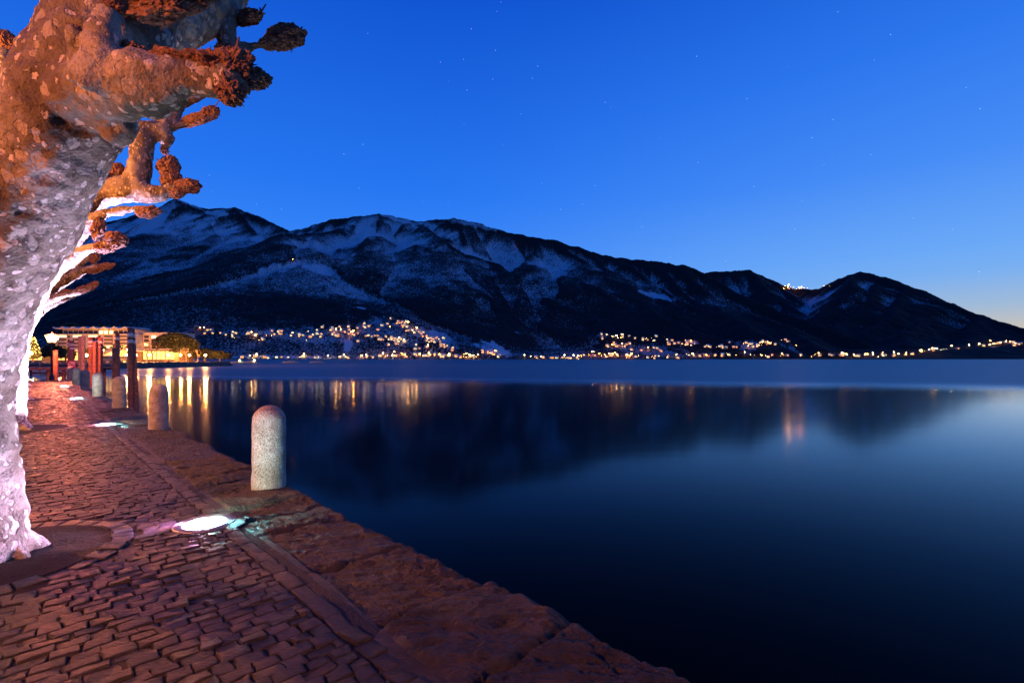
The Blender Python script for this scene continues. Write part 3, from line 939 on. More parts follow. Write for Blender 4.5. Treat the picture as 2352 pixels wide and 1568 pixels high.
def quay_wall():
    us = np.concatenate([np.arange(.1, 8, .011), np.arange(8, 18, .035), np.arange(18, 46, .10)])
    cuts = [0.1]
    r = random.Random(3)
    while cuts[-1] < 48: cuts.append(cuts[-1] + r.uniform(.42, 1.25))
    cuts = np.array(cuts)
    nv = 92
    bi = np.searchsorted(cuts, us, side='right') - 1
    bh = np.array([r.gauss(0, .016) for _ in cuts]); bo = np.array([r.gauss(0, .014) for _ in cuts])
    bt = np.array([r.gauss(0, .02) for _ in cuts])
    t = np.linspace(0, 1, nv)
    U, T = np.meshgrid(us, t, indexing='ij')
    ev = EDGE_V + bo[bi][:, None] + .020 * fbm(U * 2.2, U * 0 + 3, seed=2, octaves=4) 
    inner = 1.25 + .03 * fbm(U * 1.5, U * 0, seed=12, octaves=3)
    Vv = inner + (ev - inner) * T
    X, Y = (Vv - U) / R2, (U + Vv) / R2
    sl = U - .5 * (Vv - 1.7) * 0
    dj = np.min(np.abs((sl + .03 * fbm(Vv * 4, U * 1.3, seed=6, octaves=2))[..., None] - cuts[None, None, :][..., :]), -1) if len(us) * nv * len(cuts) < 6e6 else None
    if dj is None:
        w = sl + .03 * fbm(Vv * 4, U * 1.3, seed=6, octaves=2)
        k = np.clip(np.searchsorted(cuts, w.ravel()), 1, len(cuts) - 1).reshape(w.shape)
        dj = np.minimum(np.abs(w - cuts[k - 1]), np.abs(cuts[k] - w))
    Z = bh[bi][:, None] + bt[bi][:, None] * (T - .5)
    # schist layers run across the stones, nearly along world X
    a, c = X * 1.0 + Y * .18, -X * .18 + Y
    Z = Z + .017 * fbm(a * 1.3, c * 4.6, seed=33, octaves=6, gain=.62) + .013 * fbm(a * 11, c * 32, seed=37, octaves=4, gain=.65)
    st = fbm(a * .9, c * 3.4, seed=39, octaves=5, gain=.5)
    Z = Z + .0048 * (np.floor(st * 5) + np.clip((st * 5 % 1) * 4 - 3, 0, 1) - 1)
    Z = .020 * np.tanh(Z / .020) - .006
    # rough cleaved faces: thin ragged layers and pits
    br = fbm(a * 2.2 + .5 * fbm(a * 5, c * 5, seed=90, octaves=2), c * 8.5, seed=91, octaves=6, gain=.62)
    Z = Z + .006 * br + .0042 * (np.floor(br * 3.2) + np.clip((br * 3.2 % 1) * 3 - 2, 0, 1))
    Z = Z - .010 * np.clip(fbm(a * 7, c * 16, seed=95, octaves=3) - .35, 0, 1)
    # joints, worn outer lip and the inner mortar strip
    Z = Z - .055 * np.exp(-(dj / .020) ** 2)
    lip = np.clip((T - .90) / .10, 0, 1)
    Z = Z - .05 * lip ** 2.2
    ins = np.clip((.12 - T) / .03, 0, 1)
    Z = Z * (1 - .8 * ins) - .010 * ins
    # face going down to the water
    top = np.stack([X, Y, Z], -1)
    rows = [top]
    for k, zz in enumerate((-.12, -.3, -.6, -1.2, -2.8)):
        e = top[:, -1:, :].copy()
        bul = .03 * fbm(us * 3, us * 0 + zz * 4, seed=44, octaves=3)
        e[:, 0, 0] += (bul + .012) / R2; e[:, 0, 1] += (bul + .012) / R2
        e[:, 0, 2] = zz
        rows.append(e)
    A = np.concatenate(rows, 1)
    keep = A[:, :, 1].max(1) < QUAY_END + .4
    A = A[keep]
    me = np_mesh('quay_wall', A.reshape(-1, 3), grid_faces(A.shape[0], A.shape[1])[:, ::-1], False)
    o = link('quay_wall', me, SLAB)
    tag(o, 'rough layered stone wall edging the cobbled quay along the lake', 'quay wall')


quay_wall()

# ------------------------------------------------------------------ granite bollards
BOLL = [(5.63, 1.86, 'pale speckled granite bollard nearest the viewer, lit greenish by the ground light'),
        (11.98, 1.86, 'second nearest granite bollard, brownish, standing before the lamp reflections'),
        (17.95, 1.86, 'third nearest granite bollard, in front of the two leaning red pilings'),
        (24.1, 1.86, 'fourth nearest granite bollard, pinkish grey at the quay edge'),
        (30.0, 1.86, 'fifth nearest granite bollard, half orange and half grey'),
        (36.0, 1.86, 'sixth nearest granite bollard, orange tinted below the tall grey post'),
        (41.6, 1.86, 'farthest granite bollard, glowing bluish white beside the pier')]


def bollard_mesh():
    prof = [(.172, -.06), (.171, .02)]
    for z in np.linspace(.06, .735, 22): prof.append((.171 - .006 * z + .0022 * math.sin(z * 23), float(z)))
    for a in np.linspace(0, 88, 14):
        prof.append((.1645 * math.cos(math.radians(a)), .74 + .163 * math.sin(math.radians(a))))
    mb = MB(); mb.lathe(prof, 56)
    V = np.array(mb.v)
    n = .0035 * fbm(V[:, 0] * 14, V[:, 1] * 14, V[:, 2] * 14, seed=4, octaves=3)
    rr = np.hypot(V[:, 0], V[:, 1]) + 1e-6
    V[:, 0] += V[:, 0] / rr * n; V[:, 1] += V[:, 1] / rr * n
    mb.v = [tuple(p) for p in V]
    me = mb.mesh('bollard'); me.materials.append(GRANITE)
    return me


BM = bollard_mesh()
for i, (u, v, lab) in enumerate(BOLL):
    o = bpy.data.objects.new('bollard', BM)
    o.location = UV(u, v, 0); o.rotation_euler = (random.gauss(0, .006), random.gauss(0, .006), random.uniform(0, 6))
    col.objects.link(o)
    tag(o, lab, 'bollard', 'granite bollards along the quay edge')

# ------------------------------------------------------------------ ground lights (LED uplights set flush in the paving)
LED_COOL = emit('led_cool', (.30, .95, .90), 190)
LED_WHITE = emit('led_white', (.90, .88, 1.0), 160)
LED_PINK = emit('led_pink', (1.0, .42, .95), 190)
GL_LAB = ['brightest ground light in the cobbles beside the nearest bollard', 'second ground light, white glare in the cobbles beyond the nearest one',
          'third ground light, a thin dim glint far along the paving', 'farthest ground light near the end of the quay']
SPOTS = [500, 9000, 9000, 9000]
for i, (u, v) in enumerate(GROUND_LIGHTS):
    p = UV(u, v, 0)
    t = empty('ground_light', p, GL_LAB[i], 'ground light', 'lights set in the quay paving')
    mb = MB(); mb.lathe([(.160, -.04), (.162, .001), (.172, .007), (.228, .007), (.236, .002), (.238, -.04)], 40)
    mb.build('rim', STEEL, t)
    mb = MB()
    ns, k = 36, 5
    prof = [(.158 * math.cos(math.radians(a)), -.004 + .024 * math.sin(math.radians(a))) for a in np.linspace(0, 88, k)]
    mb.lathe(prof, ns)
    # LED modules: cool ones on the water side, pink ones on the tree side
    mis = []
    for ring in range(k - 1):
        for s in range(ns):
            a = 360 * (s + .5) / ns
            mis.append(0 if (-25 <= (a + 180) % 360 - 180 <= 95) else (2 if 175 <= a <= 290 else 1))
    mb.m = mis
    mb.build('lens', [LED_COOL, LED_WHITE, LED_PINK], t)
    for off, aim, cc, en in (((.12, .02), (1, .10, -.02), (.25, .95, 1.0), 34), ((.0, .12), (-.1, 1, .16), (.66, 1.0, .74), 26), ((-.12, -.02), (-1, -.25, -.02), (1.0, .38, 1.0), 40)):
        li = bpy.data.lights.new('led', 'SPOT'); li.energy = en; li.color = cc; li.shadow_soft_size = .025
        li.spot_size = math.radians(100); li.spot_blend = .8
        lo = bpy.data.objects.new('led', li); col.objects.link(lo); lo.parent = t; lo.location = (off[0], off[1], .062)
        lo.rotation_euler = Vector(aim).to_track_quat('-Z', 'Y').to_euler()
    li = bpy.data.lights.new('uplight', 'SPOT')
    li.energy = SPOTS[i]; li.color = (.80, .57, 1.0); li.spot_size = math.radians(105); li.spot_blend = .55; li.shadow_soft_size = .10
    lo = bpy.data.objects.new('uplight', li); col.objects.link(lo); lo.parent = t; lo.location = (0, 0, .05)
    tgt = UV(PITS[i][0] + .1, PITS[i][1] + .25, 1.0 if i == 0 else 2.1) - (p + Vector((0, 0, .05)))
    lo.rotation_euler = tgt.to_track_quat('-Z', 'Y').to_euler()


# ------------------------------------------------------------------ plane trees
def spline(pts, step):
    """Catmull-Rom through (Vector, radius)"""
    out = []
    Q = [pts[0]] + list(pts) + [pts[-1]]
    for i in range(1, len(Q) - 2):
        p0, p1, p2, p3 = Q[i - 1:i + 3]
        n = max(2, int((p2[0] - p1[0]).length / step))
        for k in range(n):
            t = k / n
            f = lambda a, b, c, d: .5 * (2 * b + (c - a) * t + (2 * a - 5 * b + 4 * c - d) * t * t + (3 * b - a - 3 * c + d) * t ** 3)
            out.append((f(p0[0], p1[0], p2[0], p3[0]), f(p0[1], p1[1], p2[1], p3[1])))
    out.append(pts[-1])
    return out


def organic(name, limbs, lumps, voxel, parent, mat, amp, org):
    """limbs and lumps fused into one skin"""
    mb = MB()
    for pts in limbs:
        sp = spline([(p - org, r) for p, r in pts], max(.05, voxel * 3))
        pp = [s[0] for s in sp]; rr = [max(.01, s[1]) for s in sp]
        # round ends
        t = (pp[-1] - pp[-2]).normalized()
        for k in (.35, .7, .93): pp.append(sp[-1][0] + t * sp[-1][1] * k); rr.append(sp[-1][1] * math.sqrt(1 - k * k))
        mb.tube(pp, rr, 20)
    me = mb.mesh('raw')
    bm = bmesh.new(); bm.from_mesh(me)
    for p, r in lumps:
        bmesh.ops.create_icosphere(bm, subdivisions=3, radius=r, matrix=Matrix.Translation(p - org))
    bm.to_mesh(me); bm.free()
    o = bpy.data.objects.new('raw', me); col.objects.link(o)
    md = o.modifiers.new('r', 'REMESH'); md.mode = 'VOXEL'; md.voxel_size = voxel; md.use_smooth_shade = True
    ms = o.modifiers.new('s', 'SMOOTH'); ms.factor = .5; ms.iterations = 7
    bpy.context.view_layer.update()
    dg = bpy.context.evaluated_depsgraph_get()
    me2 = bpy.data.meshes.new_from_object(o.evaluated_get(dg))
    bpy.data.objects.remove(o)
    me2.materials.clear()
    n = len(me2.vertices)
    co = np.empty(n * 3, np.float32); me2.vertices.foreach_get('co', co); co = co.reshape(-1, 3)
    no = np.empty(n * 3, np.float32); me2.vertices.foreach_get('normal', no); no = no.reshape(-1, 3)
    x, y, z = co[:, 0], co[:, 1], co[:, 2]
    d = amp * (.9 * fbm(x * 3.2, y * 3.2, z * 2.2, seed=71, octaves=3) + .42 * (1 - 2 * np.abs(fbm(x * 6, y * 6, z * 9, seed=77, octaves=3))) + .16 * fbm(x * 26, y * 26, z * 20, seed=79, octaves=2))
    co = co + no * d[:, None]
    me2.vertices.foreach_set('co', co.astype(np.float32).ravel())
    me2.polygons.foreach_set('use_smooth', np.ones(len(me2.polygons), bool))
    me2.update()
    me2.name = name
    return link(name, me2, mat, parent)


def knob(p, axis, ln, r, parent, org, seed, sub=5, amp=.30):
    """a pruned pollard head: a rough, crumbly clump of old cuts and buds"""
    bm = bmesh.new()
    bmesh.ops.create_icosphere(bm, subdivisions=sub, radius=1)
    co = np.array([v.co[:] for v in bm.verts])
    F = np.array([[v.index for v in f.verts] for f in bm.faces])
    bm.free()
    n0 = co.copy()
    q = fbm(co[:, 0] * 2.1 + seed, co[:, 1] * 2.1, co[:, 2] * 2.1, seed=seed, octaves=2)
    w = fbm(co[:, 0] * 5 + seed, co[:, 1] * 5, co[:, 2] * 5, seed=seed + 5, octaves=3, gain=.75)
    h = _hash(np.floor(co[:, 0] * 9), np.floor(co[:, 1] * 9), np.floor(co[:, 2] * 9), seed)
    co = n0 * (1 + amp * (.62 * q + .36 * w) + .11 * (h - .5))[:, None]
    t = Vector(axis).normalized()
    rot = t.to_track_quat('Z', 'Y').to_matrix()
    M = np.array(rot) @ np.diag([r, r, ln])
    co = co @ M.T + np.array((p - org)[:])
    sr = random.Random(seed * 3 + 1)
    sv, sf, nb = [], [], len(co)
    for _ in range(14):                        # bud spurs and short cut twigs
        a_, e_ = sr.uniform(0, 6.28), sr.uniform(-.3, 1.3)
        d_ = (Vector(rot @ Vector((math.cos(a_) * math.cos(e_), math.sin(a_) * math.cos(e_), math.sin(e_)))))
        s_ = Vector(p - org) + Vector(np.array(M @ np.array((rot.inverted() @ d_)[:])) * .8)
        l_ = sr.uniform(.25, .7) * r; w_ = r * .10
        x_ = d_.orthogonal().normalized() * w_; y_ = d_.cross(x_).normalized() * w_
        i_ = nb + len(sv)
        sv += [s_ + x_, s_ - x_ * .5 + y_ * .87, s_ - x_ * .5 - y_ * .87, s_ + d_ * l_]
        sf += [(i_, i_ + 1, i_ + 3), (i_ + 1, i_ + 2, i_ + 3), (i_ + 2, i_, i_ + 3)]
    co = np.concatenate([co, np.array([v[:] for v in sv])]); F = np.concatenate([F, np.array(sf)])
    me = np_mesh('pollard_knob', co, F, False)
    return link('pollard_knob', me, KNOB, parent)


def twig(pts, r, parent, org):
    mb = MB()
    pp = [p - org for p in pts]
    rr = [r * (1 - .55 * i / (len(pp) - 1)) for i in range(len(pp))]
    mb.tube(pp, rr, 7)
    return mb.build('twig', TWIG, parent)


def px_limb(rows):
    """rows of (px, py, depth, radius)"""
    return [(P(a, b, d), r) for a, b, d, r in rows]


def flare(base, n, r, reach, seed):
    """root flare running out from the trunk foot"""
    rr = random.Random(seed)
    out = []
    for i in range(n):
        a = 2 * math.pi * (i + rr.uniform(-.25, .25)) / n
        d = Vector((math.cos(a), math.sin(a), 0))
        L_ = reach * rr.uniform(.75, 1.15)
        out.append([(base + d * r * .35 + Vector((0, 0, .42)), r * .42), (base + d * (r * .7) + Vector((0, 0, .14)), r * .38), (base + d * L_ + Vector((0, 0, -.05)), r * .28)])
    return out


def tree_one():
    b = UV(5.05, -.22, 0)
    t = empty('plane_tree', b, 'big leaning plane tree with mottled bark close to the viewer at left', 'tree', 'pollarded plane trees along the quay')
    # the trunk: base, slim waist, swelling towards the pollard head
    tr = [(b + Vector((0, 0, -.12)), .25), (b + Vector((0, 0, .12)), .235), (P(-38, 1150, 3.45), .205), (P(-48, 1000, 3.45), .195), (P(-58, 900, 3.45), .205), (P(-62, 800, 3.40), .240),
          (P(-66, 735, 3.36), .285), (P(-52, 650, 3.32), .318), (P(-12, 550, 3.26), .345), (P(48, 432, 3.2), .350), (P(118, 300, 3.15), .345), (P(180, 200, 3.12), .325), (P(235, 100, 3.15), .31), (P(300, -30, 3.3), .30), (P(380, -170, 3.5), .27)]
    big = px_limb([(200, 130, 3.2, .26), (290, 45, 3.5, .28), (380, 18, 3.8, .29), (460, -5, 4.05, .24), (535, -70, 4.3, .20), (600, -180, 4.5, .17)])
    mid = px_limb([(190, 215, 3.0, .22), (280, 195, 2.88, .165), (345, 188, 2.85, .138), (410, 182, 2.87, .105), (470, 183, 2.9, .092), (525, 190, 2.92, .095)])
    stub = px_limb([(205, 195, 2.78, .13), (222, 140, 2.74, .085), (228, 85, 2.74, .066), (240, 50, 2.76, .05), (258, 20, 2.8, .045)])
    nub = px_limb([(190, 120, 2.8, .08), (176, 92, 2.74, .05), (172, 78, 2.72, .035)])
    drop = px_limb([(515, 10, 4.15, .11), (520, 70, 4.15, .085), (535, 115, 4.15, .07), (545, 140, 4.15, .06)])
    side = px_limb([(532, 108, 4.15, .065), (565, 112, 4.2, .05), (600, 103, 4.25, .042), (635, 92, 4.3, .05)])
    lumps = [(P(345, 222, 2.93), .10), (P(395, 215, 2.95), .085), (P(455, 200, 2.95), .075), (P(235, 225, 3.0), .15), (P(270, 295, 3.05), .10), (P(400, 50, 3.75), .18), (P(300, 110, 3.45), .15), (P(370, 70, 3.7), .2)]
    organic('trunk', [tr, big, mid, stub, nub, drop, side] + flare(b, 8, .20, .31, 5), lumps, .017, t, BARK, .030, b)
    K = [((532, 160, 2.92), (1, 0, .5), .13, .10), ((525, 205, 2.90), (.6, 0, -1), .10, .085), ((490, 150, 2.88), (.4, 0, 1), .07, .09), ((440, 138, 2.86), (1, 0, .2), .10, .05), ((385, 132, 2.84), (1, 0, -.1), .10, .05),
         ((545, 190, 2.96), (1, 0, .1), .10, .07), ((300, 122, 2.84), (1, 0, .3), .08, .055), ((655, 86, 4.32), (1, 0, .25), .17, .095), ((622, 98, 4.27), (1, 0, .25), .10, .06), ((568, 40, 4.2), (1, 0, .2), .13, .06),
         ((590, 183, 3.9), (1, 0, .1), .10, .075), ((555, 190, 3.8), (1, 0, .1), .12, .06), ((345, 8, 3.0), (1, 0, .0), .22, .10), ((420, -2, 3.1), (1, 0, .2), .18, .08), ((172, 74, 2.72), (-.3, 0, 1), .04, .035), ((148, 6, 3.3), (-1, 0, .6), .13, .09), ((262, 15, 2.78), (1, 0, .5), .08, .05),
         ((240, 105, 2.92), (.3, 0, 1), .06, .05), ((392, -190, 3.5), (.4, 0, 1), .38, .33), ((606, -192, 4.5), (.3, 0, 1), .28, .24), ((520, 120, 4.1), (-.6, 0, .5), .10, .06)]
    for i, (q, ax, ln, r) in enumerate(K):
        knob(P(*q), ax, ln, r, t, b, 200 + i)
    for pts in ([(538, 135, 2.92), (545, 105, 2.92), (549, 85, 2.92)], [(670, 80, 4.32), (684, 72, 4.32), (695, 62, 4.33)], [(585, 37, 4.2), (600, 28, 4.2), (611, 10, 4.2)],
                [(545, 160, 2.92), (556, 152, 2.92), (566, 150, 2.93)], [(540, 210, 2.92), (552, 220, 2.92)], [(500, 150, 2.9), (506, 132, 2.9), (509, 118, 2.9)], [(385, 130, 2.84), (378, 116, 2.84)],
                [(560, 195, 2.96), (574, 200, 2.96)], [(672, 96, 4.32), (684, 106, 4.33)], [(600, 184, 3.9), (616, 178, 3.9)], [(575, 36, 4.2), (572, 20, 4.2)], [(350, 20, 3.0), (362, 34, 3.0)],
                [(672, 88, 4.32), (682, 92, 4.34)], [(600, 190, 3.9), (612, 200, 3.9)], [(600, 28, 4.2), (597, 18, 4.2)]):
        twig([P(*q) for q in pts], .012, t, b)
    return t


def tree_far(u, v, label, trunk, limbs, knobs, twigs, vox, seed):
    b = UV(u, v, 0)
    t = empty('plane_tree', b, label, 'tree', 'pollarded plane trees along the quay')
    trunk = [(a_, b_, c_, r_ * .74) for a_, b_, c_, r_ in trunk]
    limbs = [[(a_, b_, c_, r_ * 1.0) for a_, b_, c_, r_ in q] for q in limbs]
    tr = [(b + Vector((0, 0, -.1)), .27), (b + Vector((0, 0, .2)), .225)] + px_limb(trunk)
    organic('trunk', [tr] + [px_limb(q) for q in limbs] + flare(b, 8, .22, .40, seed), [], vox, t, BARK, .034, b)
    for i, (q, ax, ln, r) in enumerate(knobs): knob(P(*q), ax, ln, r, t, b, seed * 31 + i, 4)
    for pts in twigs: twig([P(*q) for q in pts], .016, t, b)
    return t


tree_one()
tree_far(13.8, -.25, 'second plane tree, its pale knobby branches reaching out behind the nearest trunk',
         [(28, 880, 9.58, .27), (34, 790, 9.6, .28), (52, 715, 9.62, .33), (86, 640, 9.65, .38), (128, 565, 9.7, .40), (168, 495, 9.75, .40), (190, 440, 9.8, .36), (170, 340, 9.8, .30), (150, 230, 9.8, .25), (60, 120, 9.8, .2)],
         [[(180, 470, 9.75, .30), (235, 440, 9.75, .27), (300, 435, 9.75, .25), (350, 445, 9.75, .17), (400, 435, 9.8, .12), (435, 430, 9.85, .08)],
          [(295, 440, 9.75, .24), (318, 395, 9.75, .21), (325, 340, 9.75, .20), (340, 300, 9.8, .20), (372, 300, 9.9, .18), (392, 265, 10, .17), (405, 235, 10.05, .17), (450, 215, 10.1, .13), (510, 190, 10.2, .1)],
          [(385, 310, 9.95, .15), (380, 335, 9.98, .07)],
          [(400, 290, 10, .1), (430, 285, 10.05, .06), (455, 275, 10.1, .05)],
          [(110, 610, 9.66, .26), (160, 590, 9.5, .16), (205, 572, 9.4, .09), (245, 562, 9.35, .08)],
          [(165, 540, 9.7, .22), (205, 510, 9.6, .13), (260, 487, 9.55, .07), (320, 480, 9.5, .05)],
          [(90, 300, 9.6, .1), (20, 200, 9.4, .14), (10, 120, 9.4, .12)]],
         [((430, 428, 9.85), (1, 0, .1), .25, .15), ((405, 440, 9.8), (1, 0, .2), .2, .13), ((388, 385, 9.9), (.5, 0, 1), .24, .20), ((395, 415, 9.9), (1, 0, .3), .22, .17), ((270, 392, 9.7), (.3, 0, 1), .16, .12), ((235, 415, 9.6), (.6, 0, .3), .22, .17),
          ((378, 345, 9.98), (0, 0, 1), .09, .07), ((450, 275, 10.1), (1, 0, .3), .34, .12), ((480, 262, 10.15), (1, 0, .35), .22, .13), ((340, 487, 9.5), (1, 0, .1), .22, .12), ((265, 552, 9.35), (1, 0, .3), .20, .16), ((238, 568, 9.35), (1, 0, 0), .18, .12),
          ((14, 95, 9.4), (0, 0, 1), .2, .16), ((12, 145, 9.4), (0, 0, 1), .2, .13), ((225, 525, 9.5), (.2, 0, 1), .22, .11)],
         [[(487, 250, 10.15), (497, 240, 10.15), (504, 230, 10.15)], [(400, 383, 9.9), (403, 372, 9.9)], [(270, 540, 9.35), (282, 535, 9.35)]], .034, 12)
tree_far(23.6, -.25, 'third plane tree, its low rust coloured branch ends seen against the dark hillside',
         [(44, 850, 16.5, .27), (50, 770, 16.5, .30), (70, 715, 16.55, .34), (105, 670, 16.6, .34), (140, 630, 16.6, .3), (160, 560, 16.7, .28), (170, 440, 16.7, .2)],
         [[(120, 655, 16.5, .26), (160, 635, 16.4, .18), (200, 618, 16.3, .12), (250, 610, 16.3, .09)], [(140, 640, 16.5, .2), (185, 600, 16.4, .12), (215, 590, 16.3, .08)], [(100, 690, 16.5, .2), (140, 680, 16.4, .11), (190, 668, 16.3, .08)]],
         [((240, 612, 16.3), (1, 0, .15), .34, .12), ((215, 620, 16.3), (1, 0, .1), .3, .12), ((218, 592, 16.3), (.6, 0, 1), .2, .13), ((190, 665, 16.3), (1, 0, .35), .32, .11), ((212, 655, 16.3), (1, 0, .5), .22, .10), ((150, 672, 16.4), (1, 0, .2), .25, .10)],
         [], .05, 13)
tree_far(34.7, -.25, 'farthest plane tree, its white lit foot showing behind the nearest trunk',
         [(50, 840, 24.3, .27), (54, 780, 24.3, .30), (66, 740, 24.3, .34), (90, 712, 24.4, .34), (115, 690, 24.4, .30), (130, 640, 24.5, .25)],
         [[(100, 705, 24.3, .24), (140, 688, 24.2, .16), (180, 675, 24.1, .12), (210, 662, 24.1, .09)], [(75, 735, 24.2, .2), (90, 722, 24.1, .12)]],
         [((205, 662, 24.1), (1, 0, .3), .34, .14), ((150, 684, 24.1), (1, 0, .3), .34, .14), ((92, 718, 24.1), (1, 0, .6), .2, .14)],
         [], .06, 14)


# ------------------------------------------------------------------ street lamps on the quay
def lantern(mat, t, z):
    """four sided lantern, wide at the top, under a small cap"""
    mb = MB()
    a, b, h = .13, .24, .42
    lo = [(-a, -a, z), (a, -a, z), (a, a, z), (-a, a, z)]
    hi = [(-b, -b, z + h), (b, -b, z + h), (b, b, z + h), (-b, b, z + h)]
    for i in range(4):
        j = (i + 1) % 4
        mb.poly([lo[i], lo[j], hi[j], hi[i]])
    mb.poly(lo[::-1])
    mb.build('lamp_glass', mat, t)
    mb = MB()
    for i in range(4): mb.tube([lo[i], hi[i]], .014, 5)
    c = [(-b - .03, -b - .03, z + h), (b + .03, -b - .03, z + h), (b + .03, b + .03, z + h), (-b - .03, b + .03, z + h)]
    tip = (0, 0, z + h + .16)
    for i in range(4): mb.poly([c[i], c[(i + 1) % 4], tip])
    mb.poly(c[::-1])
    mb.lathe([(.02, z + h + .15), (.04, z + h + .18), (.0, z + h + .24)], 8)
    mb.build('lantern_frame', DARKIRON, t)


def quay_lamp(p, h, label, energy, color, glassmat):
    t = empty('street_lamp', p, label, 'street lamp', None)
    mb = MB()
    mb.lathe([(.13, 0), (.13, .25), (.075, .34), (.06, .5), (.05, h - .12), (.08, h - .08), (.10, h)], 14)
    mb.build('lamp_post', DARKIRON, t)
    lantern(glassmat, t, h)
    li = bpy.data.lights.new('lamp_bulb', 'POINT'); li.energy = energy; li.color = color; li.shadow_soft_size = .12
    lo = bpy.data.objects.new('lamp_bulb', li); col.objects.link(lo); lo.parent = t; lo.location = (0, 0, h + .95)
    return t


RED_GLASS = emit('lantern_glass_orange', (1, .50, .10), 18)
quay_lamp(P(119, 872.5, 31.3) * 1, 2.45, 'lit street lantern on a slim post at the end of the quay', 5200, (1, .17, .07), RED_GLASS)
AMBER_GLASS = emit('lantern_glass_amber', (1, .45, .12), 12)
quay_lamp(Vector((-5.6, -2.9, 0)), 2.4, 'amber street lantern standing on the quay behind the viewer', 3400, (1, .25, .03), AMBER_GLASS)


quay_lamp(Vector((-11.5, 6.0, 0)), 3.9, 'amber street lantern standing among the trees out of view at left', 4200, (1, .29, .04), AMBER_GLASS)


# ------------------------------------------------------------------ mooring pilings
def piling(px, ptop, d, w, label, lean=0.0, bands=True, mat=None, base_px=None, cat='piling'):
    r = w * d / FPX / 2
    zt = EYE - (ptop - HY) / FPX * d
    bx = base_px if base_px is not None else px
    foot = P(bx, HY, d); foot.z = WATER_Z - 1.2
    top = P(px, ptop, d)
    t = empty('piling', foot, label, cat, 'wooden mooring pilings by the pier')
    ax = (top - foot)
    mb = MB()
    n = 18
    zs = [0, .25, .5, .75, .9, 1.0]
    mb.tube([ax * k for k in np.linspace(0, 1, 12)], [r * (1.08 - .12 * k) * (1 + .02 * math.sin(k * 17 + px)) for k in np.linspace(0, 1, 12)], n)
    mb.build('post', mat or WOOD, t)
    L_ = ax.length
    if bands:
        u = ax.normalized()
        for a, b in ((.28, .50), (.66, .86)):
            mb = MB()
            mb.tube([u * (L_ - a * bands), u * (L_ - b * bands)], [r * .985, r * .985], n)
            mb.build('white_band', WHITEBAND, t)
    mb = MB(); u = ax.normalized()
    mb.tube([u * (L_ - .005), u * (L_ + .03), u * (L_ + .05)], [r * 1.0, r * .96, r * .5], n)
    mb.build('cap', REDBAND if bands else (mat or WOOD), t)
    return t


piling(299, 754, 25.6, 11, 'tall red banded piling, left one of the crossing pair beyond the third bollard', base_px=299, bands=.9)
piling(303, 757, 25.9, 11.5, 'tall red banded piling leaning right, the other one of the crossing pair', base_px=315, bands=.9)
piling(269.5, 767, 30.5, 9.5, 'slim banded piling behind the short plain post', bands=.75)
piling(265.5, 801, 24.3, 14, 'short thick unbanded piling in front of the slim banded one', bands=False)
piling(208, 775, 37.0, 8, 'dark banded piling, left one of the close cluster', bands=.9)
piling(213.5, 775, 37.6, 9, 'dark banded piling, second one of the close cluster', bands=.9)
piling(217.5, 786, 35.6, 7.5, 'plain brown piling without bands in the close cluster', bands=False)
piling(225, 774, 38.0, 7, 'thin banded piling at the back of the close cluster', bands=.8)
piling(231, 777, 36.6, 8.5, 'banded piling, rightmost one of the close cluster', bands=.8)
piling(183.5, 773, 40, 7, 'tall grey plain post, thinner one of the two beside the pier', bands=False, mat=GREYWOOD)
piling(191, 772, 38.5, 8.5, 'tall grey plain post, thicker one of the two beside the pier', bands=False, mat=GREYWOOD)
piling(159, 783, 45, 6, 'thin piling with bands standing left of its twin behind the sign', bands=.6)
piling(165, 783, 44.5, 8, 'banded piling just behind the warning sign', bands=.9)
piling(127.5, 806, 33.0, 9.5, 'thick dark red piling beside the quay lantern', bands=False)


# ------------------------------------------------------------------ landing stage with railing
def pier():
    d0 = 41.0
    xa, xb = P(-20, HY, d0).x, P(206, HY, d0).x
    t = empty('landing_stage', (xa, d0, 0), 'timber landing stage with a metal railing beyond the quay end', 'pier')
    w = xb - xa
    mb = MB()
    n = int(w / .22)
    for i in range(n):
        x = w * i / n
        mb.box(x + .01, x + w / n - .01, 0, 3.0, .62 + random.gauss(0, .003), .68)
    mb.build('deck', BROWNDECK, t)
    mb = MB()
    mb.box(0, w, -.08, -.005, .44, .66); mb.box(0, w, 3.005, 3.08, .44, .66)
    mb.build('edge_beam', BROWNDECK, t)
    mb = MB()
    mb.box(w - 3.4, w - .1, .2, .42, -.02, .12); mb.box(0, w * .72, 2.2, 2.4, .08, .22)
    mb.build('lower_beam', BROWNDECK, t)
    for px in (40, 105, 140, 178, 202):
        x = P(px, HY, d0).x - xa
        for y in (.25, 2.7):
            mb = MB(); mb.tube([(x, y, -1.8), (x, y, .619)], .12, 10); mb.build('support_post', WOOD, t)
    mb = MB()
    xx = P(132, HY, d0).x - xa; x2 = P(178, HY, d0).x - xa
    mb.tube([(xx, .1, -.1), (x2, .1, .44)], .05, 6); mb.build('brace', BROWNDECK, t)
    for y in (.06, 2.94):
        mb = MB()
        for z in (.95, 1.10, 1.27): mb.tube([(0, y, z), (w - .3, y, z)], .017 if z < 1.2 else .025, 6)
        mb.build('rail', STEEL, t)
        k = int(w / 1.35)
        for i in range(k + 1):
            mb = MB(); x = (w - .3) * i / k
            mb.tube([(x, y, .682), (x, y, 1.25)], .022, 6); mb.build('railing_post', STEEL, t)


pier()


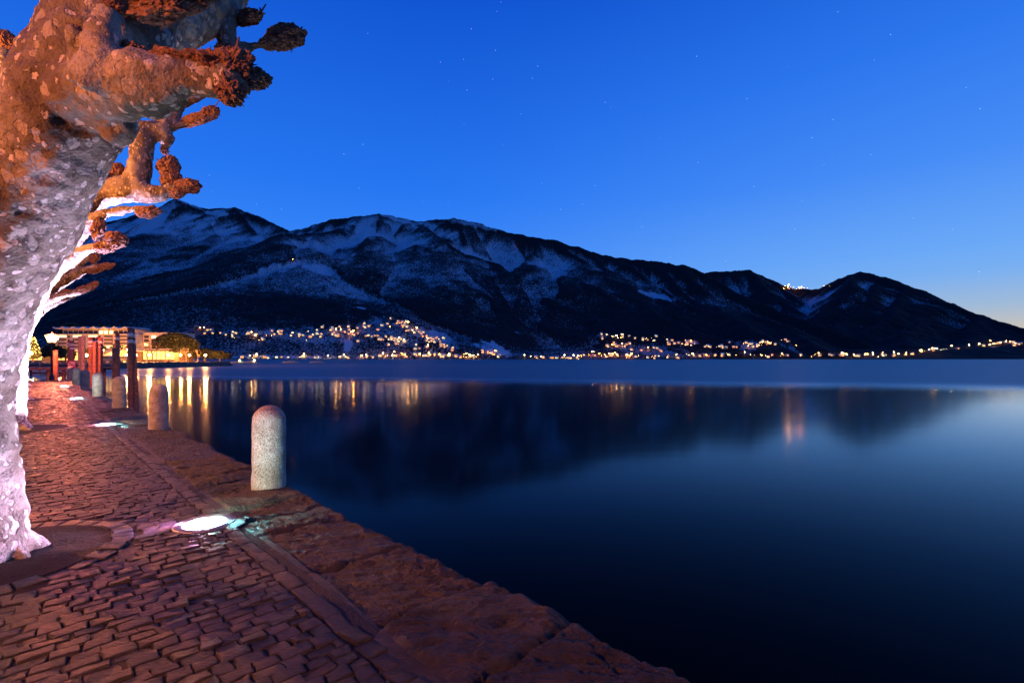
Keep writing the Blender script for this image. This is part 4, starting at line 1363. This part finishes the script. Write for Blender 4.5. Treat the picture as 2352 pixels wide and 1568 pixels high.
def sign():
    c = P(164.2, 836.5, 40.7)
    w, h = .64, .54
    t = empty('warning_sign', c, 'square red framed warning sign with a diagonal red bar on the pier railing', 'sign')
    mb = MB(); mb.box(-w / 2, w / 2, 0, .03, -h / 2, h / 2); mb.build('board', SIGNWHITE, t)
    mb = MB(); f = .055
    mb.box(-w / 2 - .01, w / 2 + .01, -.012, -.001, h / 2 - f, h / 2 + .01); mb.box(-w / 2 - .01, w / 2 + .01, -.012, -.001, -h / 2 - .01, -h / 2 + f)
    mb.box(-w / 2 - .01, -w / 2 + f, -.012, -.001, -h / 2 + f, h / 2 - f); mb.box(w / 2 - f, w / 2 + .01, -.012, -.001, -h / 2 + f, h / 2 - f)
    mb.build('red_frame', SIGNRED, t)
    mb = MB(); k = .032
    a, b = (-w / 2 + f, h / 2 - f), (w / 2 - f, -h / 2 + f)
    mb.poly([(a[0], -.016, a[1] - 2 * k), (b[0] - 2 * k, -.016, b[1]), (b[0], -.016, b[1]), (b[0], -.016, b[1] + 2 * k), (a[0] + 2 * k, -.016, a[1]), (a[0], -.016, a[1])])
    mb.build('diagonal_bar', SIGNRED, t)
    mb = MB()   # the swimmer: body, arm, head and two wave lines
    mb.tube([(-.20, -.008, -.02), (-.05, -.008, -.012), (.05, -.008, .005)], .011, 6)
    mb.tube([(.03, -.008, .0), (.10, -.008, .05), (.17, -.008, .015)], .010, 6)
    mb.lathe([(0, -.024), (.02, -.012), (.024, 0), (.02, .012), (0, .024)], 10, 0, (.17, -.006, -.02))
    for z in (-.09, -.14): mb.tube([(-.2 + .4 * q / 12, -.008, z + .008 * math.sin(q * 1.6)) for q in range(13)], .006, 5)
    mb.build('swimmer_symbol', SIGNBLACK, t)


sign()


def life_post():
    p = P(55.5, 880, 27.9); p.z = 0
    t = empty('mooring_post', p, 'pale post with a white box and red foot near the quay end', 'post')
    mb = MB(); mb.lathe([(.115, .36), (.115, 2.06), (.09, 2.1), (0, 2.1)], 18); mb.build('pole', GREYWOOD, t)
    mb = MB(); mb.lathe([(.21, 0), (.21, .06), (.13, .10)], 18); mb.build('foot', DARKIRON, t)
    mb = MB(); mb.lathe([(.12, .10), (.12, .36)], 18); mb.build('red_collar', REDBAND, t)
    mb = MB(); mb.box(-.34, .14, -.20, .18, .361, .66); mb.build('box', WHITEBAND, t)
    ar = MB()
    for i in range(7): ar.box(-.5 + i * -.09, -.5 + i * -.09 - .088, -.03, .03, .30, .36, i % 2)
    ar.box(-.5, -.2, -.015, .015, .32, .34, 0)
    ar.build('striped_arm', [REDBAND, WHITEBAND], t)


life_post()

# ------------------------------------------------------------------ promenade across the little harbour
PROM_Z = .55
LAND = [(-81, 95), (-81.3, 132), (-82.5, 141), (-85, 145.5), (-95, 150), (-128, 165), (-150, 250), (-420, 300), (-420, 60), (-160, 84)]


def promenade():
    mb = MB()
    top = [(x, y, PROM_Z) for x, y in LAND]
    mb.poly(top)
    o = mb.build('promenade', PAVE)
    tag(o, kind='structure')
    # sloping rubble wall: a strip with knobbly stones
    path = [(-420, 60)] + [(-160, 84)] + LAND[:6]
    V, nv = [], 8
    pts = []
    for (a, b) in zip(path, path[1:]):
        n = max(2, int(math.dist(a, b) / .8))
        for i in range(n):
            pts.append((a[0] + (b[0] - a[0]) * i / n, a[1] + (b[1] - a[1]) * i / n))
    pts.append(path[-1])
    pts = np.array(pts)
    tg = np.gradient(pts, axis=0); tg /= np.linalg.norm(tg, axis=1)[:, None]
    nrm = np.stack([tg[:, 1], -tg[:, 0]], -1)
    T = np.linspace(0, 1, nv)
    A = np.empty((len(pts), nv, 3))
    for j, tt in enumerate(T):
        off = -.35 + tt * 1.7
        z = PROM_Z + .10 - 2.0 * max(0, (tt - .12)) / .88
        wob = RNG.normal(0, .12, len(pts)) * (tt > .05)
        A[:, j, :2] = pts + nrm * (off + wob)[:, None]; A[:, j, 2] = z + RNG.normal(0, .06, len(pts)) * (tt > .05)
    me = np_mesh('breakwater', A.reshape(-1, 3), grid_faces(len(pts), nv)[:, ::-1], False)
    o = link('breakwater', me, WETWALL)
    tag(o, 'dark rubble stone breakwater below the lit promenade', 'sea wall')


promenade()

PROM_LAMP = emit('promenade_globe', (1, .60, .20), 90)


def promenade_lamp(px, d, z, label, energy=900, r=.22):
    b = P(px, HY, d); b.z = PROM_Z
    t = empty('promenade_lamp', b, label, 'street lamp', 'lamps along the far promenade')
    h = z - PROM_Z
    mb = MB(); mb.lathe([(.09, 0), (.06, .3), (.05, h - r)], 8); mb.build('lamp_post', DARKIRON, t)
    mb = MB()
    mb.lathe([(0.01, h - r)] + [(r * math.sin(a), h - r * math.cos(a)) for a in np.linspace(.3, 2.9, 7)] + [(0.01, h + r)], 12)
    mb.build('lamp_globe', PROM_LAMP, t)
    if energy:
        li = bpy.data.lights.new('lamp_bulb', 'POINT'); li.energy = energy; li.color = (1, .33, .075); li.shadow_soft_size = r * 1.1
        lo = bpy.data.objects.new('lamp_bulb', li); col.objects.link(lo); lo.parent = t; lo.location = (0, 0, h + r + .25)


for px, d, e, lab in [(472, 143, 9000, 'rightmost promenade lamp, near the tip of the breakwater'), (435, 138, 6000, 'promenade lamp second from the breakwater tip'), (415, 150, 6000, 'promenade lamp third from the breakwater tip'),
                      (387, 132, 8000, 'promenade lamp under the dome shaped evergreen tree'), (343, 124, 9000, 'promenade lamp amid the bright terrace lights'), (312, 118, 7000, 'promenade lamp just right of the leaning red pilings'),
                      (198, 108, 9000, 'promenade lamp shining beside the tall grey posts'), (69, 108, 9000, 'promenade lamp at far left beside the nearest trunk'), (291, 128, 6000, 'promenade lamp by the yellow tent'), (131, 100, 8000, 'small round lamp right beside the quay lantern')]:
    y = {69: 811, 198: 816, 131: 777}.get(px, 815.5)
    promenade_lamp(px, d, EYE + (824 - y) / FPX * d, lab, e, {69: .42, 198: .30, 472: .30}.get(px, .25))


for px, lab in [(136, 'unseen added lamp before the left end of the hotel'), (185, 'unseen added lamp before the middle of the hotel facade'), (237, 'unseen added lamp before the right half of the hotel'), (292, 'unseen added lamp before the right corner of the hotel'), (350, 'unseen added lamp before the dim hotel wing')]:
    promenade_lamp(px, 207, 5.2, lab, 17000 if px < 300 else 7000, .25)  # unseen lamps added to brighten the hotel facade


# ------------------------------------------------------------------ hotel with a wavy roof edge
def hotel():
    D = 235.0
    sx = lambda px: (px - CX) / FPX * D
    zz = lambda py: EYE - (py - HY) / FPX * D
    x0, x1 = sx(128), sx(306)
    t = empty('hotel', (x0, D, PROM_Z), 'long pale hotel with a wavy roof edge and a lit top floor', 'building')
    W = x1 - x0
    gz = lambda py: zz(py) - PROM_Z
    mb = MB(); mb.box(0, W, 0, 14, -.5, gz(768)); mb.build('wall', WALLWHITE, t)
    mb = MB(); mb.box(1, W - 1, 2.6, 13.5, gz(768) + .26, gz(756)); mb.build('penthouse_wall', WALLWHITE, t)
    mb = MB(); mb.box(-.4, W + .3, -1.0, 13, gz(768) + .003, gz(768) + .25); mb.build('terrace_slab', ROOFPALE, t)
    n = 200
    A = np.empty((n, 6, 3))
    for i in range(n):
        x = W * 1.0 * i / (n - 1)
        sag = abs(math.sin(math.pi * (i / (n - 1)) * 7.5 + .3))
        z = gz(755.2) + .8 - .9 * sag
        for j, (yy, dz) in enumerate(((14, .3), (-1.6, .3), (-1.7, .25), (-1.7, -.05), (-1.6, -.1), (14, -.1))): A[i, j] = (x, yy, z + dz)
    me = np_mesh('wavy_roof', A.reshape(-1, 3), grid_faces(n, 6), False)
    link('wavy_roof', me, ROOFPALE, t)
    # penthouse windows, four of them lit
    for k in range(14):
        xa = 1.6 + k * (W - 3) / 14
        lit = k in (7, 8, 9)
        mb = MB(); mb.box(xa, xa + (W - 3) / 14 - .7, 2.45, 2.55, gz(767), gz(758.5)); mb.build('penthouse_window', LITGLASS if lit else GLASS, t)
    for k in range(8):
        mb = MB(); x = 1 + k * (W - 2) / 7; mb.box(x - .1, x + .1, -.7, -.5, gz(768) + .26, gz(757.5)); mb.build('roof_post', DARKIRON, t)
    # five storeys: balcony recesses with pale parapets alternate with plain wall bays
    rows = 6
    ztop, zbot = gz(769.5), gz(818)
    for r in range(rows):
        za = ztop - (r + 1) * (ztop - zbot) / rows
        zb = za + (ztop - zbot) / rows
        hh = zb - za
        for c in range(5):
            xa = W * (c + .12) / 5
            xb = xa + W / 5 * .56
            lit = (r == 0 and c in (0, 1, 2)) or (r == 3 and c == 3)
            mb = MB(); mb.box(xa, xb, -.05, .0, za + hh * .42, zb - hh * .06); o = mb.build('balcony_opening', (LITGLASS if lit else SHUTTER), t)
            mb = MB(); mb.box(xa - .1, xb + .1, -.95, -.06, za + .02, za + hh * .40); mb.build('balcony_parapet', WALLWHITE, t)
            xw = xb + W / 5 * .10
            mb = MB(); mb.box(xw, xw + W / 5 * .12, -.04, .0, za + hh * .3, zb - hh * .15); mb.build('window', GLASS, t)
    # lower wing to the right
    xw0, xw1 = sx(306.5) - x0, sx(392) - x0
    mb = MB(); mb.box(xw0, xw1, 6, 18, -.5, gz(763.5)); mb.box(xw0 - .1, xw1 + .2, 5.6, 18.2, gz(763.5) + .003, gz(762)); mb.build('side_wing', WALLWHITE, t)
    for r in range(4):
        for c in range(5):
            xa = xw0 + (xw1 - xw0) * (c + .2) / 5
            mb = MB(); mb.box(xa, xa + 2.2, 5.93, 6, gz(775 + r * 9), gz(769 + r * 9)); mb.build('wing_window', LITGLASS if (r, c) in ((0, 1), (2, 0)) else GLASS, t)


hotel()


# ------------------------------------------------------------------ terrace, tent, pavilion, cars
def shed(name, px0, px1, pyt, d, depth, label, cat, lit_cols, roofmat, strength_mat, rows=1):
    x0, x1 = (px0 - CX) / FPX * d, (px1 - CX) / FPX * d
    h = EYE - (pyt - HY) / FPX * d - PROM_Z
    t = empty(name, (x0, d, PROM_Z), label, cat)
    W = x1 - x0
    mb = MB(); mb.box(0, W, .12, depth, -.2, h); mb.build('wall', SHEDWALL, t)
    mb = MB(); mb.box(-.5, W + .5, -1.4, depth + .3, h + .003, h + .28); mb.build('roof', roofmat, t)
    for k in range(lit_cols):
        xa = W * (k + .10) / lit_cols
        mb = MB(); mb.box(xa, xa + W / lit_cols * .8, .05, .117, h * .18, h * .88); mb.build('lit_window', strength_mat, t)
    return t


TERR = emit('terrace_lights', (1, .50, .11), 3)
TERR2 = emit('terrace_lights_soft', (1, .48, .10), 2.2)
shed('terrace_restaurant', 318, 400, 803, 150, 9, 'glowing glass fronted terrace restaurant under the evergreens', 'restaurant', 8, ROOFPALE, TERR)
shed('lakeside_kiosk', 255, 292, 806, 140, 6, 'bright yellow lit kiosk beside the white tent', 'kiosk', 4, ROOFPALE, TERR)
shed('lakeside_cafe', 20, 96, 806, 122, 7, 'low lit cafe at far left behind the pier', 'cafe', 7, ROOFPALE, TERR2)
shed('shop_pavilion', 100, 180, 806, 126, 7, 'low lit pavilion behind the warning sign', 'pavilion', 8, ROOFPALE, TERR2)


def tent():
    d = 118.0
    x0, x1 = (233 - CX) / FPX * d, (262 - CX) / FPX * d
    W = x1 - x0
    t = empty('party_tent', (x0, d, PROM_Z), 'pale yellow canvas tent with a sloping roof by the water', 'tent')
    h0, h1 = EYE + (824 - 815) / FPX * d - PROM_Z, EYE + (824 - 805) / FPX * d - PROM_Z
    mb = MB()
    mb.poly([(0, 0, h0), (W, 0, h1), (W, 5, h1), (0, 5, h0)]); mb.poly([(0, 0, h0 - .1), (0, 5, h0 - .1), (W, 5, h1 - .1), (W, 0, h1 - .1)])
    mb.poly([(0, 0, h0 - .1), (W, 0, h1 - .1), (W, 0, h1), (0, 0, h0)])
    mb.build('canvas_roof', CANVAS, t)
    mb = MB(); mb.box(.1, W - .1, 4.7, 4.8, 0, h0 - .15); mb.build('back_wall', CANVAS, t)
    for x in (.05, W - .05):
        mb = MB(); mb.tube([(x, .1, 0), (x, .1, (h0 if x < 1 else h1) - .12)], .04, 6); mb.build('pole', STEEL, t)
    li = bpy.data.lights.new('tent_bulb', 'POINT'); li.energy = 350; li.color = (1, .62, .2)
    lo = bpy.data.objects.new('tent_bulb', li); col.objects.link(lo); lo.parent = t; lo.location = (W / 2, 2, h0 - .5)


tent()


def car(px, d, label, mat):
    p = P(px, HY, d); p.z = PROM_Z
    t = empty('parked_car', p, label, 'car')
    prof = [(-2.1, .35), (-2.1, .75), (-1.95, .9), (-1.3, .95), (-.7, 1.42), (.7, 1.45), (1.35, 1.0), (2.0, .88), (2.15, .6), (2.15, .35)]
    mb = MB()
    a = [(x, -.85, z) for x, z in prof]; b = [(x, .85, z) for x, z in prof]
    mb.poly(a); mb.poly(b[::-1])
    for i in range(len(prof)):
        j = (i + 1) % len(prof); mb.poly([a[j], a[i], b[i], b[j]])
    mb.build('body', mat, t)
    mb = MB(); mb.poly([(-1.1, -.853, .97), (1.15, -.853, 1.0), (.65, -.853, 1.36), (-.65, -.853, 1.34)]); mb.build('side_window', GLASS, t)
    for x in (-1.35, 1.35):
        for y in (-.80, .80):
            mb = MB(); mb.tube([(x, y - .11, .33), (x, y + .11, .33)], .33, 14); mb.build('wheel', TYRE, t)
    return t


car(247, 104, 'dark car parked on the promenade in front of the tent', CARPAINT)
car(286, 112, 'dark car parked between the leaning pilings and the kiosk', CARPAINT)


# ------------------------------------------------------------------ vegetation on the promenade
def leaf_cloud(name, blobs, n, size, mat, parent, seed):
    r = np.random.default_rng(seed)
    V, F = [], []
    tot = sum(b[3] * b[4] * b[5] for b in blobs) ** 1.0
    c = 0
    for (x, y, z, a, b, h) in blobs:
        m = int(n * a * b * h / tot) + 40
        d = r.normal(0, 1, (m, 3)); d /= np.linalg.norm(d, axis=1)[:, None]
        rad = r.uniform(.45, 1.05, m) ** .6
        p = d * rad[:, None] * np.array([a, b, h]) + np.array([x, y, z])
        u = r.normal(0, 1, (m, 3)); u /= np.linalg.norm(u, axis=1)[:, None]
        w = np.cross(u, r.normal(0, 1, (m, 3))); w /= np.linalg.norm(w, axis=1)[:, None]
        s = size * r.uniform(.6, 1.4, (m, 1))
        q = np.stack([p - u * s - w * s * .5, p + u * s - w * s * .5, p + u * s * .7 + w * s * .6, p - u * s * .7 + w * s * .6], 1)
        V.append(q.reshape(-1, 3)); F.append(np.arange(m * 4).reshape(-1, 4) + c); c += m * 4
    me = np_mesh(name, np.concatenate(V), np.concatenate(F), False)
    return link(name, me, mat, parent)


def evergreen(px, pyt, d, wpx, label, blobs, n=5000, size=.35, mat=None, seed=1):
    b = P(px, HY, d); b.z = PROM_Z
    H = EYE - (pyt - HY) / FPX * d - PROM_Z
    W = wpx / FPX * d
    t = empty('evergreen_tree', b, label, 'tree')
    mb = MB(); mb.tube([(0, 0, -.2), (.1, 0, H * .3), (-.1, .1, H * .7)], [W * .035 + .08, W * .03 + .05, .06], 8)
    for k in range(5):
        a = k * 1.3
        mb.tube([(0, 0, H * (.22 + .07 * k)), (math.cos(a) * W * .25, math.sin(a) * W * .2, H * (.45 + .07 * k))], [.1, .04], 6)
    mb.build('trunk', BAREWOOD, t)
    leaf_cloud('crown', [(x * W, y * W, z * H, a * W, b_ * W, h * H) for x, y, z, a, b_, h in blobs], n, size, mat or EVERGREEN, t, seed)


DOME = [(0, 0, .70, .34, .34, .28), (-.28, 0, .62, .22, .22, .24), (.28, .05, .58, .24, .22, .26), (.06, -.1, .80, .22, .2, .18), (-.12, .1, .78, .22, .2, .18), (.38, 0, .42, .14, .14, .18), (-.4, 0, .45, .12, .12, .16), (.15, -.1, .5, .3, .2, .2)]
evergreen(402, 763, 152, 96, 'broad dome shaped dark evergreen tree above the promenade lamps', DOME, 12000, .32, None, 3)
evergreen(470, 800, 160, 60, 'low dark bushy tree behind the rightmost promenade lamp', DOME, 5000, .3, None, 4)
evergreen(505, 806, 156, 44, 'small low shrub like tree near the tip of the breakwater', DOME, 3000, .28, None, 6)
evergreen(122, 790, 98, 48, 'round leafy tree glowing red behind the quay lantern', DOME, 5000, .16, None, 8)
evergreen(150, 797, 104, 40, 'dark leafy tree left of the banded pilings behind the sign', DOME, 3500, .16, None, 9)
evergreen(200, 800, 115, 30, 'leafy little tree behind the tall grey posts', DOME, 2500, .16, None, 10)
evergreen(165, 740, 262, 70, 'dark wooded tree behind the hotel roof, left one', DOME, 4000, .7, None, 15)
evergreen(240, 745, 268, 80, 'dark wooded tree behind the hotel roof, middle one', DOME, 4000, .7, None, 16)


def fairy_tree():
    d = 112
    b = P(76, HY, d); b.z = PROM_Z
    H = EYE + (824 - 773) / FPX * d - PROM_Z
    t = empty('fairy_light_tree', b, 'tree strung with yellow fairy lights at far left', 'tree')
    mb = MB(); mb.tube([(0, 0, 0), (0, 0, H * .95)], [.18, .03], 8); mb.build('trunk', BAREWOOD, t)
    leaf_cloud('crown', [(0, 0, H * (.3 + .15 * k), 1.5 * (1 - k * .2), 1.5 * (1 - k * .2), H * .14) for k in range(5)], 3500, .14, EVERGREEN, t, 20)
    r = random.Random(4)
    mb = MB()
    for i in range(150):
        k = r.random(); a = r.uniform(0, 6.28); rad = 1.75 * (1 - k * .85)
        c = Vector((rad * math.cos(a), rad * math.sin(a), H * (.2 + .78 * k)))
        s = .05
        mb.poly([c + Vector((-s, 0, -s)), c + Vector((s, 0, -s)), c + Vector((0, 0, s))]); mb.poly([c + Vector((0, -s, -s)), c + Vector((0, s, -s)), c + Vector((0, 0, s))])
    o = mb.build('fairy_lights', emit('fairy_bulb', (1, .72, .15), 16), t)
    o['kind'] = 'stuff'


fairy_tree()


def bare_tree(px, d, H, label, seed, base=PROM_Z):
    b = P(px, HY, d); b.z = base
    t = empty('bare_tree', b, label, 'tree', 'bare winter trees on the promenade')
    r = random.Random(seed)
    tr, cr = MB(), MB()

    def grow(mb, p, dr, ln, rad, lev):
        q = p + dr * ln
        m = p + dr * ln * .5 + Vector((r.gauss(0, .05), r.gauss(0, .05), 0)) * ln
        mb.tube([p, m, q], [rad, rad * .85, rad * .65], 6 if lev < 2 else 4, 0, True, False)
        if lev >= 5: return
        for k in range(r.choice((2, 3, 3)) if lev < 4 else 2):
            nd = (dr + Vector((r.gauss(0, .55), r.gauss(0, .55), r.gauss(.12, .3)))).normalized()
            grow(cr, q, nd, ln * r.uniform(.6, .82), rad * .6, lev + 1)
    grow(tr, Vector((0, 0, -.1)), Vector((0, 0, 1)), H * .27, H * .022, 0)
    tr.build('trunk', BAREWOOD, t); cr.build('crown', BAREWOOD, t)


for px, d, H, lab, sd in [(336, 134, 7.5, 'tall bare tree between the hotel wing and the evergreen', 1), (380, 128, 5.0, 'bare tree under the dome shaped evergreen', 2), (412, 130, 4.6, 'bare tree between two promenade lamps', 3), (428, 141, 5.2, 'bare tree right of the evergreen dome', 4),
                          (455, 140, 5.0, 'bare tree left of the rightmost promenade lamp', 5), (350, 145, 8.5, 'bare brownish tree left against the evergreen crown', 7)]:
    bare_tree(px, d, H, lab, sd)


def palm(px, pyt, d, label, seed):
    b = P(px, HY, d); b.z = PROM_Z
    H = EYE - (pyt - HY) / FPX * d - PROM_Z
    t = empty('palm_tree', b, label, 'palm tree')
    mb = MB(); mb.tube([(0, 0, 0), (.05, 0, H * .5), (0, 0, H)], [.16, .13, .12], 8); mb.build('trunk', BAREWOOD, t)
    r = random.Random(seed); mb = MB()
    for k in range(26):
        a = r.uniform(0, 6.28); e = r.uniform(-.5, 1.1); L_ = r.uniform(.9, 1.3)
        dr = Vector((math.cos(a) * math.cos(e), math.sin(a) * math.cos(e), math.sin(e)))
        sd = dr.cross(Vector((0, 0, 1))).normalized() * .22
        p0 = Vector((0, 0, H)); p1 = p0 + dr * L_ * .6; p2 = p0 + dr * L_ - Vector((0, 0, .35))
        mb.poly([p0, p1 - sd, p2, p1 + sd])
    mb.build('crown', PALMLEAF, t)


palm(261, 797, 125, 'small palm tree left of the slim banded piling', 2)
palm(279, 797, 128, 'small palm tree between the banded piling and the leaning pair', 3)
palm(236, 797, 122, 'small palm tree beside the close cluster of pilings', 4)


# ------------------------------------------------------------------ boats
def motorboat(p, L_, W, label, rz, cover=False):
    t = empty('motorboat', p, label, 'boat', None, rz)
    ns = 12
    A = np.empty((ns, 7, 3))
    for i in range(ns):
        k = i / (ns - 1)
        w = W / 2 * (1 - max(0, (k - .45) / .55) ** 2.2) + .01
        sh = .55 + .25 * k * k
        for j, (fx, fz) in enumerate(((1, 1), (.98, .45), (.75, -.05), (0, -.35), (-.75, -.05), (-.98, .45), (-1, 1))):
            A[i, j] = (w * fx, L_ * k, sh * fz if fz > 0 else fz * .6 * (1 - k))
    V = A.reshape(-1, 3)
    me = np_mesh('hull', V, grid_faces(ns, 7), True)
    link('hull', me, BOATWHITE, t)
    mb = MB(); mb.poly([tuple(A[0, j]) for j in range(7)]); mb.build('transom', BOATWHITE, t)
    mb = MB()
    for i in range(ns - 1): mb.poly([A[i, 0] * [.97, 1, 1] + [0, 0, -.05], A[i + 1, 0] * [.97, 1, 1] + [0, 0, -.05], A[i + 1, 6] * [.97, 1, 1] + [0, 0, -.05], A[i, 6] * [.97, 1, 1] + [0, 0, -.05]])
    mb.build('deck', BOATBLUE if cover else BOATWHITE, t)
    mb = MB()
    mb.poly([(-W * .36, L_ * .5, .62), (W * .36, L_ * .5, .62), (W * .3, L_ * .42, 1.0), (-W * .3, L_ * .42, 1.0)]); mb.build('windscreen', GLASS, t)
    mb = MB(); mb.tube([(0, -.2, -.2), (0, -.2, .75)], [.1, .16], 8); mb.build('outboard_motor', DARKIRON, t)
    return t


def wp(px, d):
    p = P(px, HY, d); p.z = WATER_Z
    return p


motorboat(wp(73, 58), 5.5, 1.9, 'pale motorboat moored under the landing stage at left', math.radians(12))
motorboat(wp(94, 60), 4.6, 1.5, 'small dark covered boat moored beside the pale motorboat', math.radians(8), True)


def sailboat(px, d, L_, label, mast=7.5, rz=1.4, anchor_light=False):
    p = wp(px, d)
    t = motorboat(p, L_, L_ * .3, label, rz)
    t.name = 'sailboat'
    mb = MB(); mb.box(-L_ * .09, L_ * .09, L_ * .3, L_ * .62, .5, .95); mb.build('cabin', BOATWHITE, t)
    mb = MB(); mb.tube([(0, L_ * .55, .4), (0, L_ * .55, mast)], [.06, .035], 6); mb.build('mast', STEEL, t)
    mb = MB(); mb.tube([(0, L_ * .53, 1.35), (0, L_ * .12, 1.3)], .04, 6); mb.build('boom', STEEL, t)
    if anchor_light:
        mb = MB(); mb.lathe([(.01, 1.0), (.28, 1.25), (.28, 1.4), (.01, 1.65)], 8, 0, (0, L_ * .2, 0)); mb.build('deck_light', emit('anchor_lamp', anchor_light, 55), t)


sailboat(688, 235, 8.5, 'white sailing boat moored far out, left one of two', 7, 1.5)
sailboat(747, 235, 8.0, 'white sailing boat moored far out, right one of two', 9, 1.5)
sailboat(592, 215, 8.0, 'moored boat with a tall mast and a warm deck light past the breakwater', 9, 1.45, (1, .62, .22))
sailboat(557, 215, 6.5, 'moored boat with a greenish lamp just off the breakwater tip', 9.5, 1.45, (.9, .85, .25))

print('houses', NH, 'lamps', NL)
